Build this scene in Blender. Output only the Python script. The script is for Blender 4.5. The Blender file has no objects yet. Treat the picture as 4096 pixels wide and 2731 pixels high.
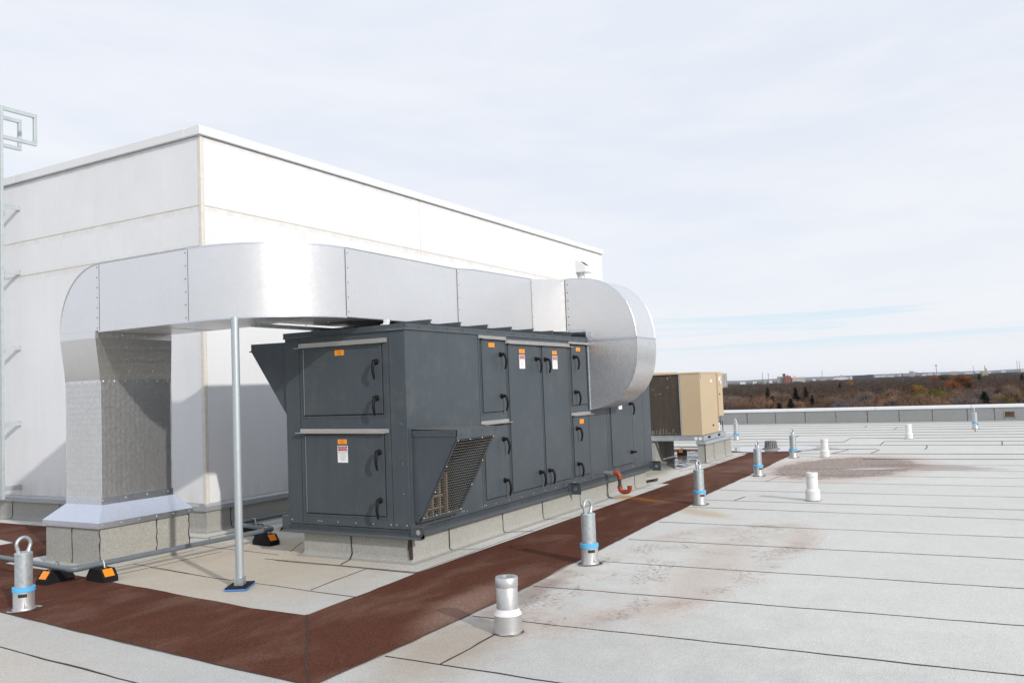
import bpy, bmesh, math, random
import numpy as np
from mathutils import Vector, Matrix
from mathutils.geometry import tessellate_polygon
R = math.radians
scene = bpy.context.scene
COL = scene.collection

# ------------------------------------------------------------------ camera
YAW, PITCH, ROLL = 0.5152, 0.0569, -0.0393
fw = Vector((math.cos(PITCH) * math.cos(YAW), math.cos(PITCH) * math.sin(YAW), math.sin(PITCH)))
r0 = Vector((math.sin(YAW), -math.cos(YAW), 0)); u0 = r0.cross(fw)
rt = r0 * math.cos(ROLL) + u0 * math.sin(ROLL); up = -r0 * math.sin(ROLL) + u0 * math.cos(ROLL)
cam_d = bpy.data.cameras.new('camera'); cam = bpy.data.objects.new('camera', cam_d); COL.objects.link(cam)
cam.matrix_world = Matrix(((rt.x, up.x, -fw.x, 0), (rt.y, up.y, -fw.y, 0), (rt.z, up.z, -fw.z, 1.7), (0, 0, 0, 1)))
cam_d.sensor_width = 36; cam_d.lens = 3373.3 / 4096 * 36; cam_d.clip_start = .1; cam_d.clip_end = 60000
scene.camera = cam

# ------------------------------------------------------------------ light, sky, exposure
SUN_EL, SUN_TRAVEL = R(25.0), R(66.0)
sun_dir = Vector((math.cos(SUN_TRAVEL) * math.cos(SUN_EL), math.sin(SUN_TRAVEL) * math.cos(SUN_EL), -math.sin(SUN_EL)))
ld = bpy.data.lights.new('sun', 'SUN'); ld.energy = 2.75; ld.angle = R(0.9); ld.color = (1, .945, .875)
lo = bpy.data.objects.new('sun', ld); COL.objects.link(lo); lo.rotation_euler = sun_dir.to_track_quat('-Z', 'Y').to_euler()
scene.view_settings.view_transform = 'Standard'; scene.view_settings.look = 'None'
scene.view_settings.exposure = 0.0; scene.view_settings.gamma = 1
w = bpy.data.worlds.new('World'); scene.world = w; w.use_nodes = True
nt = w.node_tree; nt.nodes.clear()
def N(nt, t, **k):
    n = nt.nodes.new(t)
    for a, b in k.items():
        if a.startswith('i_'): n.inputs[a[2:].replace('_', ' ')].default_value = b
        else: setattr(n, a, b)
    return n
def lk(nt, a, b): nt.links.new(a, b)
def mathn(nt, op, a, b=None, clamp=False):
    n = nt.nodes.new('ShaderNodeMath'); n.operation = op; n.use_clamp = clamp
    for i, v in enumerate((a, b)):
        if v is None: continue
        if isinstance(v, (int, float)): n.inputs[i].default_value = v
        else: nt.links.new(v, n.inputs[i])
    return n.outputs[0]
def ramp(nt, src, stops):
    n = nt.nodes.new('ShaderNodeValToRGB'); e = n.color_ramp.elements
    while len(e) < len(stops): e.new(.5)
    for el, (p, c) in zip(e, stops):
        el.position = p; el.color = (*c, 1) if len(c) == 3 else c
    nt.links.new(src, n.inputs[0]); return n.outputs[0]
def mixc(nt, f, a, b, mode='MIX'):
    n = nt.nodes.new('ShaderNodeMix'); n.data_type = 'RGBA'; n.blend_type = mode
    for i, v in ((0, f), (6, a), (7, b)):
        if isinstance(v, (int, float)): n.inputs[i].default_value = v
        elif isinstance(v, (tuple, list)): n.inputs[i].default_value = (*v, 1) if len(v) == 3 else v
        else: nt.links.new(v, n.inputs[i])
    return n.outputs[2]
def smooth(nt, src, a, b):
    n = nt.nodes.new('ShaderNodeMapRange'); n.interpolation_type = 'SMOOTHSTEP'
    nt.links.new(src, n.inputs[0]); n.inputs[1].default_value = a; n.inputs[2].default_value = b
    return n.outputs[0]
def noise(nt, vec, scale, detail=4, rough=.55, dist=0):
    n = nt.nodes.new('ShaderNodeTexNoise'); n.inputs['Scale'].default_value = scale
    n.inputs['Detail'].default_value = detail; n.inputs['Roughness'].default_value = rough; n.inputs['Distortion'].default_value = dist
    if vec is not None: nt.links.new(vec, n.inputs['Vector'])
    return n.outputs[0]
out = N(nt, 'ShaderNodeOutputWorld'); bg = N(nt, 'ShaderNodeBackground'); lk(nt, bg.outputs[0], out.inputs[0])
bg.inputs[1].default_value = 0.1
sky = N(nt, 'ShaderNodeTexSky'); sky.sky_type = 'NISHITA'; sky.sun_disc = False
sky.sun_elevation = SUN_EL; sky.sun_rotation = math.atan2(-sun_dir.x, -sun_dir.y); sky.dust_density = 2.0
tc = N(nt, 'ShaderNodeTexCoord'); mp = N(nt, 'ShaderNodeMapping'); mp.inputs['Scale'].default_value = (1.3, 1.3, 6)
mp.inputs['Rotation'].default_value = (R(4), R(-6), R(20))
lk(nt, tc.outputs['Generated'], mp.inputs[0])
cn = noise(nt, mp.outputs[0], 1.7, 7, .55, .4)
cn2 = noise(nt, mp.outputs[0], 5.5, 6, .6, .3)
sep = N(nt, 'ShaderNodeSeparateXYZ'); lk(nt, tc.outputs['Generated'], sep.inputs[0])
zc = sep.outputs[2]
# thin white overcast; it is a little thinner and bluer low down (streaks) and high up
cl = mathn(nt, 'ADD', mathn(nt, 'MULTIPLY', cn, .7), mathn(nt, 'MULTIPLY', cn2, .3))
cloud = ramp(nt, cl, [(.30, (8.3, 8.85, 9.9)), (.5, (9.1, 9.4, 10.1)), (.70, (9.9, 9.95, 10.3))])
low = smooth(nt, zc, .16, .02)
cloud = mixc(nt, mathn(nt, 'MULTIPLY', low, .6), cloud, (9.5, 9.8, 10.3))
mp2 = N(nt, 'ShaderNodeMapping'); mp2.inputs['Scale'].default_value = (2.2, 2.2, 70); mp2.inputs['Location'].default_value = (.3, .7, 0); lk(nt, tc.outputs['Generated'], mp2.inputs[0])
streak = mathn(nt, 'MULTIPLY', smooth(nt, noise(nt, mp2.outputs[0], 1.5, 5, .5, .3), .48, .66), mathn(nt, 'MULTIPLY', smooth(nt, zc, .025, .05), smooth(nt, zc, .10, .06)))
cloud = mixc(nt, mathn(nt, 'MULTIPLY', streak, .85), cloud, (7.2, 8.9, 10.1))
hi = smooth(nt, zc, .25, .6)
cloud = mixc(nt, mathn(nt, 'MULTIPLY', hi, .45), cloud, (7.6, 8.5, 10.1))
lk(nt, mixc(nt, .90, sky.outputs[0], cloud), bg.inputs[0])

# ------------------------------------------------------------------ materials
MATS = {}
def newmat(name):
    m = bpy.data.materials.new(name); m.use_nodes = True; t = m.node_tree
    b = t.nodes['Principled BSDF']; MATS[name] = m
    return m, t, b
def objvec(t):
    return N(t, 'ShaderNodeTexCoord').outputs['Object']
def posvec(t):
    return N(t, 'ShaderNodeNewGeometry').outputs['Position']
def simple(name, col, rough=.5, metal=0, var=.12, vs=6, fine=.06, fs=120, bump=0, bs=200, spec=.5, rvar=.1, world=False, vstretch=None):
    m, t, b = newmat(name)
    v = posvec(t) if world else objvec(t)
    if vstretch:
        q = N(t, 'ShaderNodeMapping'); q.inputs['Scale'].default_value = vstretch; lk(t, v, q.inputs[0]); v2 = q.outputs[0]
    else: v2 = v
    n1 = noise(t, v2, vs, 5, .6); n2 = noise(t, v, fs, 2, .5)
    f = mathn(t, 'ADD', mathn(t, 'MULTIPLY', mathn(t, 'SUBTRACT', n1, .5), 2 * var * 2), mathn(t, 'MULTIPLY', mathn(t, 'SUBTRACT', n2, .5), 2 * fine * 2))
    f = mathn(t, 'ADD', f, 1.0)
    h = N(t, 'ShaderNodeVectorMath'); h.operation = 'SCALE'; h.inputs[0].default_value = col; lk(t, f, h.inputs['Scale'])
    lk(t, h.outputs[0], b.inputs['Base Color'])
    b.inputs['Metallic'].default_value = metal; b.inputs['Specular IOR Level'].default_value = spec
    lk(t, mathn(t, 'ADD', mathn(t, 'MULTIPLY', mathn(t, 'SUBTRACT', n1, .5), rvar * 2), rough), b.inputs['Roughness'])
    if bump:
        bn = N(t, 'ShaderNodeBump'); bn.inputs['Strength'].default_value = bump; bn.inputs['Distance'].default_value = .004
        lk(t, noise(t, v, bs, 3, .6), bn.inputs['Height']); lk(t, bn.outputs[0], b.inputs['Normal'])
    return m
def painted(name, col):
    m, t, b = newmat(name); pos = posvec(t)
    q_ = N(t, 'ShaderNodeMapping'); q_.inputs['Scale'].default_value = (7, 7, .7); lk(t, pos, q_.inputs[0])
    runs = noise(t, q_.outputs[0], 1.6, 5, .65); blot = noise(t, pos, 1.3, 5, .6); fine = noise(t, pos, 210, 2)
    f = mathn(t, 'ADD', 1.0, mathn(t, 'ADD', mathn(t, 'MULTIPLY', mathn(t, 'SUBTRACT', runs, .5), .36), mathn(t, 'ADD', mathn(t, 'MULTIPLY', mathn(t, 'SUBTRACT', blot, .5), .30), mathn(t, 'MULTIPLY', mathn(t, 'SUBTRACT', fine, .5), .22))))
    h = N(t, 'ShaderNodeVectorMath'); h.operation = 'SCALE'; h.inputs[0].default_value = col; lk(t, f, h.inputs['Scale'])
    dust = mathn(t, 'MULTIPLY', smooth(t, noise(t, pos, 4.0, 6, .7), .50, .75), .16)
    nn = N(t, 'ShaderNodeNewGeometry'); sp_ = N(t, 'ShaderNodeSeparateXYZ'); lk(t, nn.outputs['Normal'], sp_.inputs[0])
    dust = mathn(t, 'ADD', dust, mathn(t, 'MULTIPLY', smooth(t, sp_.outputs[2], .5, 1.0), .45))      # dust settles on tops
    c = mixc(t, dust, h.outputs[0], (.21, .195, .17))
    sc_ = N(t, 'ShaderNodeMapping'); sc_.inputs['Scale'].default_value = (5, 5, 26); sc_.inputs['Rotation'].default_value = (R(12), R(9), 0); lk(t, pos, sc_.inputs[0])
    scr = mathn(t, 'MULTIPLY', smooth(t, noise(t, sc_.outputs[0], 3.2, 3, .5), .735, .76), .5)
    c = mixc(t, scr, c, (.30, .31, .31))
    lk(t, c, b.inputs['Base Color']); b.inputs['Specular IOR Level'].default_value = .32
    lk(t, mathn(t, 'ADD', .27, mathn(t, 'MULTIPLY', runs, .16)), b.inputs['Roughness'])
    bn = N(t, 'ShaderNodeBump'); bn.inputs['Strength'].default_value = .30; bn.inputs['Distance'].default_value = .02
    lk(t, noise(t, pos, 1.9, 2, .4), bn.inputs['Height']); lk(t, bn.outputs[0], b.inputs['Normal'])
painted('grey_paint', (.062, .077, .089))
simple('black_plastic', (.008, .0085, .010), .5, 0, .1, 20, .05, 200, spec=.2)
simple('blade_tan', (.17, .135, .09), .6, 0, .25, 14)
simple('wire', (.34, .33, .30), .45, .5, .2, 60)
simple('dust_grey', (.22, .20, .17), .9)
simple('gap_black', (.006, .006, .007), .8)
simple('stainless', (.50, .485, .46), .42, .75, .12, 8, .06, 150, vstretch=(1, 1, 6))
simple('orange_label', (.95, .36, .02), .45, 0, .03)
simple('white_label', (.85, .85, .84), .45, 0, .02)
simple('label_black', (.02, .02, .02), .5); simple('label_red', (.55, .02, .025), .45, 0, .02)
simple('label_ink', (.33, .33, .34), .6); simple('label_ink_orange', (.62, .17, .01), .6)
def stucco(name, col):
    m, t, b = newmat(name); pos = posvec(t)
    q_ = N(t, 'ShaderNodeMapping'); q_.inputs['Scale'].default_value = (3.5, 3.5, .35); lk(t, pos, q_.inputs[0])
    runs = noise(t, q_.outputs[0], 1.5, 6, .65); blot = noise(t, pos, .9, 6, .62); fine = noise(t, pos, 55, 3)
    f = mathn(t, 'ADD', 1.0, mathn(t, 'ADD', mathn(t, 'MULTIPLY', mathn(t, 'SUBTRACT', runs, .5), .10), mathn(t, 'ADD', mathn(t, 'MULTIPLY', mathn(t, 'SUBTRACT', blot, .5), .16), mathn(t, 'MULTIPLY', mathn(t, 'SUBTRACT', fine, .5), .10))))
    h = N(t, 'ShaderNodeVectorMath'); h.operation = 'SCALE'; h.inputs[0].default_value = col; lk(t, f, h.inputs['Scale'])
    z_ = N(t, 'ShaderNodeSeparateXYZ'); lk(t, pos, z_.inputs[0])
    # grime creeping from the joints and from the foot of the wall
    gr = None
    for zz, w_ in ((4.27, .09), (3.735, .10), (.40, .35), (5.2, .06)):
        k = smooth(t, mathn(t, 'ABSOLUTE', mathn(t, 'SUBTRACT', z_.outputs[2], zz)), w_, 0); gr = k if gr is None else mathn(t, 'MAXIMUM', gr, k)
    c = mixc(t, mathn(t, 'MULTIPLY', mathn(t, 'MULTIPLY', gr, smooth(t, runs, .38, .68)), .42), h.outputs[0], (.52, .48, .42))
    lk(t, c, b.inputs['Base Color']); b.inputs['Roughness'].default_value = .9; b.inputs['Specular IOR Level'].default_value = .2
    bn = N(t, 'ShaderNodeBump'); bn.inputs['Strength'].default_value = .3; bn.inputs['Distance'].default_value = .003; lk(t, noise(t, pos, 90, 3), bn.inputs['Height']); lk(t, bn.outputs[0], b.inputs['Normal'])
stucco('wall_paint', (.745, .755, .77))
simple('joint_sealant', (.69, .655, .59), .8, 0, .1, 9)
simple('coping_metal', (.72, .73, .735), .38, 0, .03, 2, .01, 100, 0, 1, .5)
simple('flashing_metal', (.42, .44, .455), .45, .4, .08, 5)
simple('blue_pipe', (.13, .155, .175), .42, 0, .1, 10)
simple('rubber', (.010, .010, .011), .85, 0, .3, 40, .3, 300, .5, 200, .3)
simple('orange_reflector', (1.0, .27, .01), .4, 0, .03)
simple('blue_band', (.10, .43, .74), .5, 0, .06)
simple('orange_iron', (.33, .055, .018), .5, 0, .22, 18, .1, 90, .1, 120)
simple('dark_pipe', (.05, .052, .055), .5, .3, .2, 30)
simple('tan_paint', (.52, .41, .265), .45, 0, .03, 2.5, .02, 200)
simple('white_paint', (.68, .68, .67), .45, 0, .04, 12, .02, 100)
simple('galv_frame', (.44, .48, .51), .45, .5, .12, 9, .06, 60)
simple('cast_iron', (.26, .25, .24), .65, .3, .2, 30, .1, 200)
simple('blue_foam', (.06, .19, .48), .7)
simple('bitumen', (.048, .038, .036), .7, 0, .3, 12, .2, 200, 0, 1, .3, 0, True)
simple('pvc_white', (.75, .76, .77), .4, 0, .05, 10)
simple('sealant_white', (.72, .72, .73), .55, 0, .06, 40)
simple('parapet_cap', (.74, .75, .76), .4, 0, .03, 2)
simple('ladder_metal', (.50, .55, .56), .5, .35, .1, 8)

def galv(name, col, rough, metal, spang=55, amt=.16, bumps=0):
    m, t, b = newmat(name); v = objvec(t)
    vo = N(t, 'ShaderNodeTexVoronoi'); vo.inputs['Scale'].default_value = spang; lk(t, v, vo.inputs['Vector'])
    sp = N(t, 'ShaderNodeSeparateColor'); lk(t, vo.outputs['Color'], sp.inputs[0])
    n1 = noise(t, v, 1.4, 5, .6); n2 = noise(t, v, 14, 4, .6)
    f = mathn(t, 'ADD', 1 - amt / 2, mathn(t, 'MULTIPLY', sp.outputs[0], amt))
    f = mathn(t, 'MULTIPLY', f, mathn(t, 'ADD', .90, mathn(t, 'ADD', mathn(t, 'MULTIPLY', n1, .13), mathn(t, 'MULTIPLY', n2, .07))))
    h = N(t, 'ShaderNodeVectorMath'); h.operation = 'SCALE'; h.inputs[0].default_value = col; lk(t, f, h.inputs['Scale'])
    lk(t, h.outputs[0], b.inputs['Base Color']); b.inputs['Metallic'].default_value = metal
    lk(t, mathn(t, 'ADD', rough - .08, mathn(t, 'ADD', mathn(t, 'MULTIPLY', sp.outputs[1], .07), mathn(t, 'MULTIPLY', n2, .12))), b.inputs['Roughness'])
    if bumps:
        bn = N(t, 'ShaderNodeBump'); bn.inputs['Strength'].default_value = bumps; bn.inputs['Distance'].default_value = .003
        v2 = N(t, 'ShaderNodeTexVoronoi'); v2.inputs['Scale'].default_value = 17; v2.inputs['Randomness'].default_value = .35; lk(t, v, v2.inputs['Vector'])
        pt_ = mixc(t, mathn(t, 'MULTIPLY', smooth(t, v2.outputs['Distance'], .1, .6), .14 if bumps > .3 else .0), h.outputs[0], (.30, .30, .31)); lk(t, pt_, b.inputs['Base Color'])
        hh = mathn(t, 'ADD', mathn(t, 'MULTIPLY', v2.outputs['Distance'], .8), mathn(t, 'MULTIPLY', noise(t, v, 90, 2), .25))
        lk(t, hh, bn.inputs['Height']); lk(t, bn.outputs[0], b.inputs['Normal'])
    return m
galv('galv_duct', (.78, .782, .788), .31, .80, 90, .03, .10)
galv('galv_embossed', (.74, .74, .735), .32, .86, 70, .10, .9); galv('galv_mottled', (.74, .745, .75), .34, .85, 38, .14, .05); galv('galv_pipe', (.47, .52, .545), .40, .6, 90, .05)
galv('galv_flashing', (.70, .73, .80), .30, .9, 70, .06)
galv('galv_post', (.48, .52, .54), .42, .70, 45, .22)
galv('alu_spun', (.60, .60, .60), .40, .80, 90, .10)

def ell(t, pos, cx, cy, rx, ry, ang, dist=None, amt=0.35):
    """0 at the centre of a rotated ellipse, 1 at its rim, wobbled by a noise"""
    m = N(t, 'ShaderNodeMapping'); m.vector_type = 'TEXTURE'
    m.inputs['Location'].default_value = (cx, cy, 0); m.inputs['Rotation'].default_value = (0, 0, R(ang)); m.inputs['Scale'].default_value = (rx, ry, 1e6)
    lk(t, pos, m.inputs[0])
    l = N(t, 'ShaderNodeVectorMath'); l.operation = 'LENGTH'; lk(t, m.outputs[0], l.inputs[0])
    if dist is None: return l.outputs['Value']
    return mathn(t, 'ADD', l.outputs['Value'], mathn(t, 'MULTIPLY', mathn(t, 'SUBTRACT', dist, .5), amt * 2))
def band(t, src, a, b, c, d):
    return mathn(t, 'MULTIPLY', smooth(t, src, a, b), smooth(t, src, d, c))
def membrane(name, base, stains=True):
    m, t, b = newmat(name); pos = posvec(t)
    g1 = noise(t, pos, 160, 2, .6); g2 = noise(t, pos, 75, 3, .7); big = noise(t, pos, .55, 5, .6); mid = noise(t, pos, 3.5, 5, .65)
    g3 = noise(t, pos, 22, 4, .7)
    f = mathn(t, 'ADD', mathn(t, 'MULTIPLY', mathn(t, 'SUBTRACT', g1, .5), 1.2), mathn(t, 'MULTIPLY', mathn(t, 'SUBTRACT', g2, .5), .75))
    f = mathn(t, 'ADD', f, mathn(t, 'MULTIPLY', mathn(t, 'SUBTRACT', g3, .5), .30))
    f = mathn(t, 'ADD', f, mathn(t, 'MULTIPLY', mathn(t, 'SUBTRACT', mid, .5), .16))
    f = mathn(t, 'ADD', f, mathn(t, 'MULTIPLY', mathn(t, 'SUBTRACT', big, .5), .18))
    f = mathn(t, 'ADD', f, 1.0)
    col = base
    if stains:
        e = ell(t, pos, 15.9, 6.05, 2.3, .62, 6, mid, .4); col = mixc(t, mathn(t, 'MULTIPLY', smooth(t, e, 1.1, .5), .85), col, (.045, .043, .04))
        e = ell(t, pos, 3.4, 6.2, 4.6, 7.0, 0, mid, .2); col = mixc(t, mathn(t, 'MULTIPLY', smooth(t, e, 1.1, .5), .75), col, (.45, .445, .425))      # greyer towards the near left: lens falloff put into the sheet colour
        sx = N(t, 'ShaderNodeMapping'); sx.inputs['Scale'].default_value = (1.0, .55, 1); lk(t, pos, sx.inputs[0])
        streak = noise(t, sx.outputs[0], 4, 5, .65)
        e = ell(t, pos, 6.4, 6.9, 2.6, 2.2, 20, mid, .35)     # warm dust on the sheltered corner
        col = mixc(t, mathn(t, 'MULTIPLY', smooth(t, e, 1.15, .3), .75), col, (.53, .455, .35))
        e = ell(t, pos, 3.0, 6.4, .9, 2.0, 0, mid, .4)
        col = mixc(t, mathn(t, 'MULTIPLY', smooth(t, e, 1.1, .3), .4), col, (.55, .47, .39))
        e = ell(t, pos, 14.5, 5.8, 2.4, .9, 0, mid, .35)
        col = mixc(t, mathn(t, 'MULTIPLY', smooth(t, e, 1.15, .4), .5), col, (.48, .43, .34))
        e = ell(t, pos, 4.75, 3.3, .95, .5, 10, mid, .35)      # dirt beside the near vent
        col = mixc(t, mathn(t, 'MULTIPLY', smooth(t, e, 1.2, .3), .6), col, (.36, .28, .20))
        # dried pond with peach rims and dark crumbs
        p = ell(t, pos, 7.75, 2.68, 2.35, .86, -9, g3, .20)
        rim = mathn(t, 'MULTIPLY', band(t, p, .66, .95, 1.0, 1.25), mathn(t, 'ADD', .12, mathn(t, 'MULTIPLY', streak, 1.05)))
        col = mixc(t, mathn(t, 'MULTIPLY', mathn(t, 'MULTIPLY', rim, smooth(t, noise(t, pos, .9, 4, .6), .38, .58)), .95), col, (.50, .405, .34))
        brn = mathn(t, 'MULTIPLY', mathn(t, 'MULTIPLY', band(t, p, .80, .95, .98, 1.06), smooth(t, streak, .46, .62)), smooth(t, g2, .42, .58))
        col = mixc(t, mathn(t, 'MULTIPLY', brn, .55), col, (.235, .165, .14))
        ins = smooth(t, p, 1.05, .8)
        col = mixc(t, mathn(t, 'MULTIPLY', ins, mathn(t, 'MULTIPLY', smooth(t, streak, .42, .65), .45)), col, (.55, .475, .41))
        crumb = mathn(t, 'MULTIPLY', smooth(t, noise(t, sx.outputs[0], 34, 4, .75), .52, .58), smooth(t, noise(t, pos, 2.3, 3, .6), .48, .62))
        col = mixc(t, mathn(t, 'MULTIPLY', mathn(t, 'MULTIPLY', crumb, smooth(t, p, 1.12, .9)), .8), col, (.20, .145, .12))
        e = ell(t, pos, 7.6, 2.35, 2.2, .30, 6, streak, .6); col = mixc(t, mathn(t, 'MULTIPLY', smooth(t, e, 1.2, .3), .45), col, (.51, .42, .355))
        e = ell(t, pos, 6.2, 3.45, .95, .18, 3, mid, .5)
        col = mixc(t, mathn(t, 'MULTIPLY', smooth(t, e, 1.2, .3), mathn(t, 'ADD', .25, mathn(t, 'MULTIPLY', smooth(t, g2, .4, .6), .55))), col, (.19, .125, .10))
        # second, browner pond bed farther out
        p2 = ell(t, pos, 17.0, 2.5, 2.1, 1.2, -8, streak, .35)
        col = mixc(t, mathn(t, 'MULTIPLY', smooth(t, p2, 1.5, .95), .65), col, (.50, .40, .345))
        dk = mathn(t, 'MULTIPLY', smooth(t, mathn(t, 'ADD', p2, mathn(t, 'MULTIPLY', mathn(t, 'SUBTRACT', g3, .5), .5)), 1.04, .9), smooth(t, noise(t, sx.outputs[0], 26, 5, .8), .34, .54))
        col = mixc(t, mathn(t, 'MULTIPLY', dk, .8), col, (.185, .138, .118))
        e = ell(t, pos, 16.75, 1.95, .18, .75, 25, g3, .6)
        col = mixc(t, mathn(t, 'MULTIPLY', smooth(t, e, 1.1, .5), .8), col, (.56, .56, .54))
        e = ell(t, pos, 21.1, 4.95, 1.15, 1.65, 18, mid, .25)
        col = mixc(t, mathn(t, 'MULTIPLY', smooth(t, e, 1.05, .92), .45), col, (.24, .225, .21))
        p3 = ell(t, pos, 17.1, 1.1, .55, 1.3, -12, streak, .5)
        col = mixc(t, mathn(t, 'MULTIPLY', smooth(t, p3, 1.1, .5), .6), col, (.28, .21, .19))
        # rust run from the drain trap
        q = ell(t, pos, 10.9, 3.45, .85, .26, 52, mid, .3)
        col = mixc(t, mathn(t, 'MULTIPLY', smooth(t, q, 1.1, .2), .55), col, (.52, .37, .17))
        q = ell(t, pos, 12.05, 5.0, .42, .22, 40, mid, .3)
        col = mixc(t, mathn(t, 'MULTIPLY', smooth(t, q, 1.1, .2), .8), col, (.50, .27, .07))
    h = N(t, 'ShaderNodeVectorMath'); h.operation = 'SCALE'; lk(t, f, h.inputs['Scale'])
    if isinstance(col, tuple): h.inputs[0].default_value = col
    else: lk(t, col, h.inputs[0])
    lk(t, h.outputs[0], b.inputs['Base Color']); b.inputs['Roughness'].default_value = .9; b.inputs['Specular IOR Level'].default_value = .2
    bn = N(t, 'ShaderNodeBump'); bn.inputs['Strength'].default_value = .35; bn.inputs['Distance'].default_value = .004
    lk(t, mathn(t, 'ADD', g1, g2), bn.inputs['Height'])
    b2 = N(t, 'ShaderNodeBump'); b2.inputs['Strength'].default_value = .30; b2.inputs['Distance'].default_value = .03
    lk(t, noise(t, pos, 1.6, 4, .55, .5), b2.inputs['Height']); lk(t, b2.outputs[0], bn.inputs['Normal']); lk(t, bn.outputs[0], b.inputs['Normal'])
    return m
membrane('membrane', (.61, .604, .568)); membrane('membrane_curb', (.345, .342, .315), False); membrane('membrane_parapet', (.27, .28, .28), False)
def walkway_mat():
    m, t, b = newmat('walkway_granules'); pos = posvec(t)
    g1 = noise(t, pos, 150, 2, .6); g2 = noise(t, pos, 60, 3, .7); mid = noise(t, pos, 2.2, 5, .65)
    sx = N(t, 'ShaderNodeMapping'); sx.inputs['Scale'].default_value = (.5, 1.2, 1); sx.inputs['Rotation'].default_value = (0, 0, R(15)); lk(t, pos, sx.inputs[0])
    dust = noise(t, sx.outputs[0], 1.5, 5, .6, .5)
    col = mixc(t, mathn(t, 'MULTIPLY', smooth(t, dust, .43, .70), .6), (.100, .040, .026), (.185, .105, .078))
    e = ell(t, pos, 5.7, 3.75, 1.0, .26, 8, mid, .5)
    col = mixc(t, mathn(t, 'MULTIPLY', smooth(t, e, 1.2, .2), .55), col, (.33, .22, .17))
    e = ell(t, pos, 17.0, 4.4, 3.5, .5, 0, mid, .5)
    col = mixc(t, mathn(t, 'MULTIPLY', smooth(t, e, 1.3, .2), .25), col, (.24, .16, .13))
    q = ell(t, pos, 11.9, 4.55, .68, .20, 66, mid, .25)
    col = mixc(t, mathn(t, 'MULTIPLY', smooth(t, q, 1.1, .15), .7), col, (.34, .13, .03))
    f = mathn(t, 'ADD', mathn(t, 'MULTIPLY', mathn(t, 'SUBTRACT', g1, .5), 2.4), mathn(t, 'MULTIPLY', mathn(t, 'SUBTRACT', g2, .5), 1.3))
    f = mathn(t, 'ADD', f, mathn(t, 'ADD', .8, mathn(t, 'MULTIPLY', mid, .4)))
    h = N(t, 'ShaderNodeVectorMath'); h.operation = 'SCALE'; lk(t, f, h.inputs['Scale']); lk(t, col, h.inputs[0])
    lk(t, h.outputs[0], b.inputs['Base Color']); b.inputs['Roughness'].default_value = .9; b.inputs['Specular IOR Level'].default_value = .06
    bn = N(t, 'ShaderNodeBump'); bn.inputs['Strength'].default_value = .35; bn.inputs['Distance'].default_value = .004
    lk(t, mathn(t, 'ADD', g1, g2), bn.inputs['Height']); lk(t, bn.outputs[0], b.inputs['Normal'])
walkway_mat()
def water_mat():
    m, t, b = newmat('pond_water'); pos = posvec(t)
    b.inputs['Base Color'].default_value = (.38, .38, .40, 1); b.inputs['Roughness'].default_value = .015; b.inputs['IOR'].default_value = 1.5
    bn = N(t, 'ShaderNodeBump'); bn.inputs['Strength'].default_value = .012; bn.inputs['Distance'].default_value = .01
    lk(t, noise(t, pos, 9, 3), bn.inputs['Height']); lk(t, bn.outputs[0], b.inputs['Normal'])
    m, t, b = newmat('pond_muck'); pos = posvec(t)
    n1 = noise(t, pos, 5, 5, .7, .6)
    lk(t, ramp(t, n1, [(.40, (.012, .012, .013)), (.56, (.12, .12, .13))]), b.inputs['Base Color'])
    lk(t, ramp(t, n1, [(.42, (.7,) * 3), (.5, (.08,) * 3)]), b.inputs['Roughness'])
water_mat()
def coil_mat():
    m, t, b = newmat('coil_fins'); v = objvec(t)
    wv = N(t, 'ShaderNodeTexWave'); wv.wave_type = 'BANDS'; wv.bands_direction = 'Z'; wv.inputs['Scale'].default_value = 7.0; wv.inputs['Distortion'].default_value = .4
    lk(t, v, wv.inputs[0]); q = N(t, 'ShaderNodeMapping'); q.inputs['Scale'].default_value = (1, 9, 1.5); lk(t, v, q.inputs[0])
    n = noise(t, q.outputs[0], 1.4, 5, .65)
    c = mixc(t, mathn(t, 'MULTIPLY', wv.outputs[1], .55), (.062, .047, .034), (.028, .021, .016))
    c = mixc(t, mathn(t, 'MULTIPLY', smooth(t, n, .45, .8), .5), c, (.13, .105, .08))
    lk(t, c, b.inputs['Base Color']); b.inputs['Roughness'].default_value = .6
coil_mat()

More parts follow.
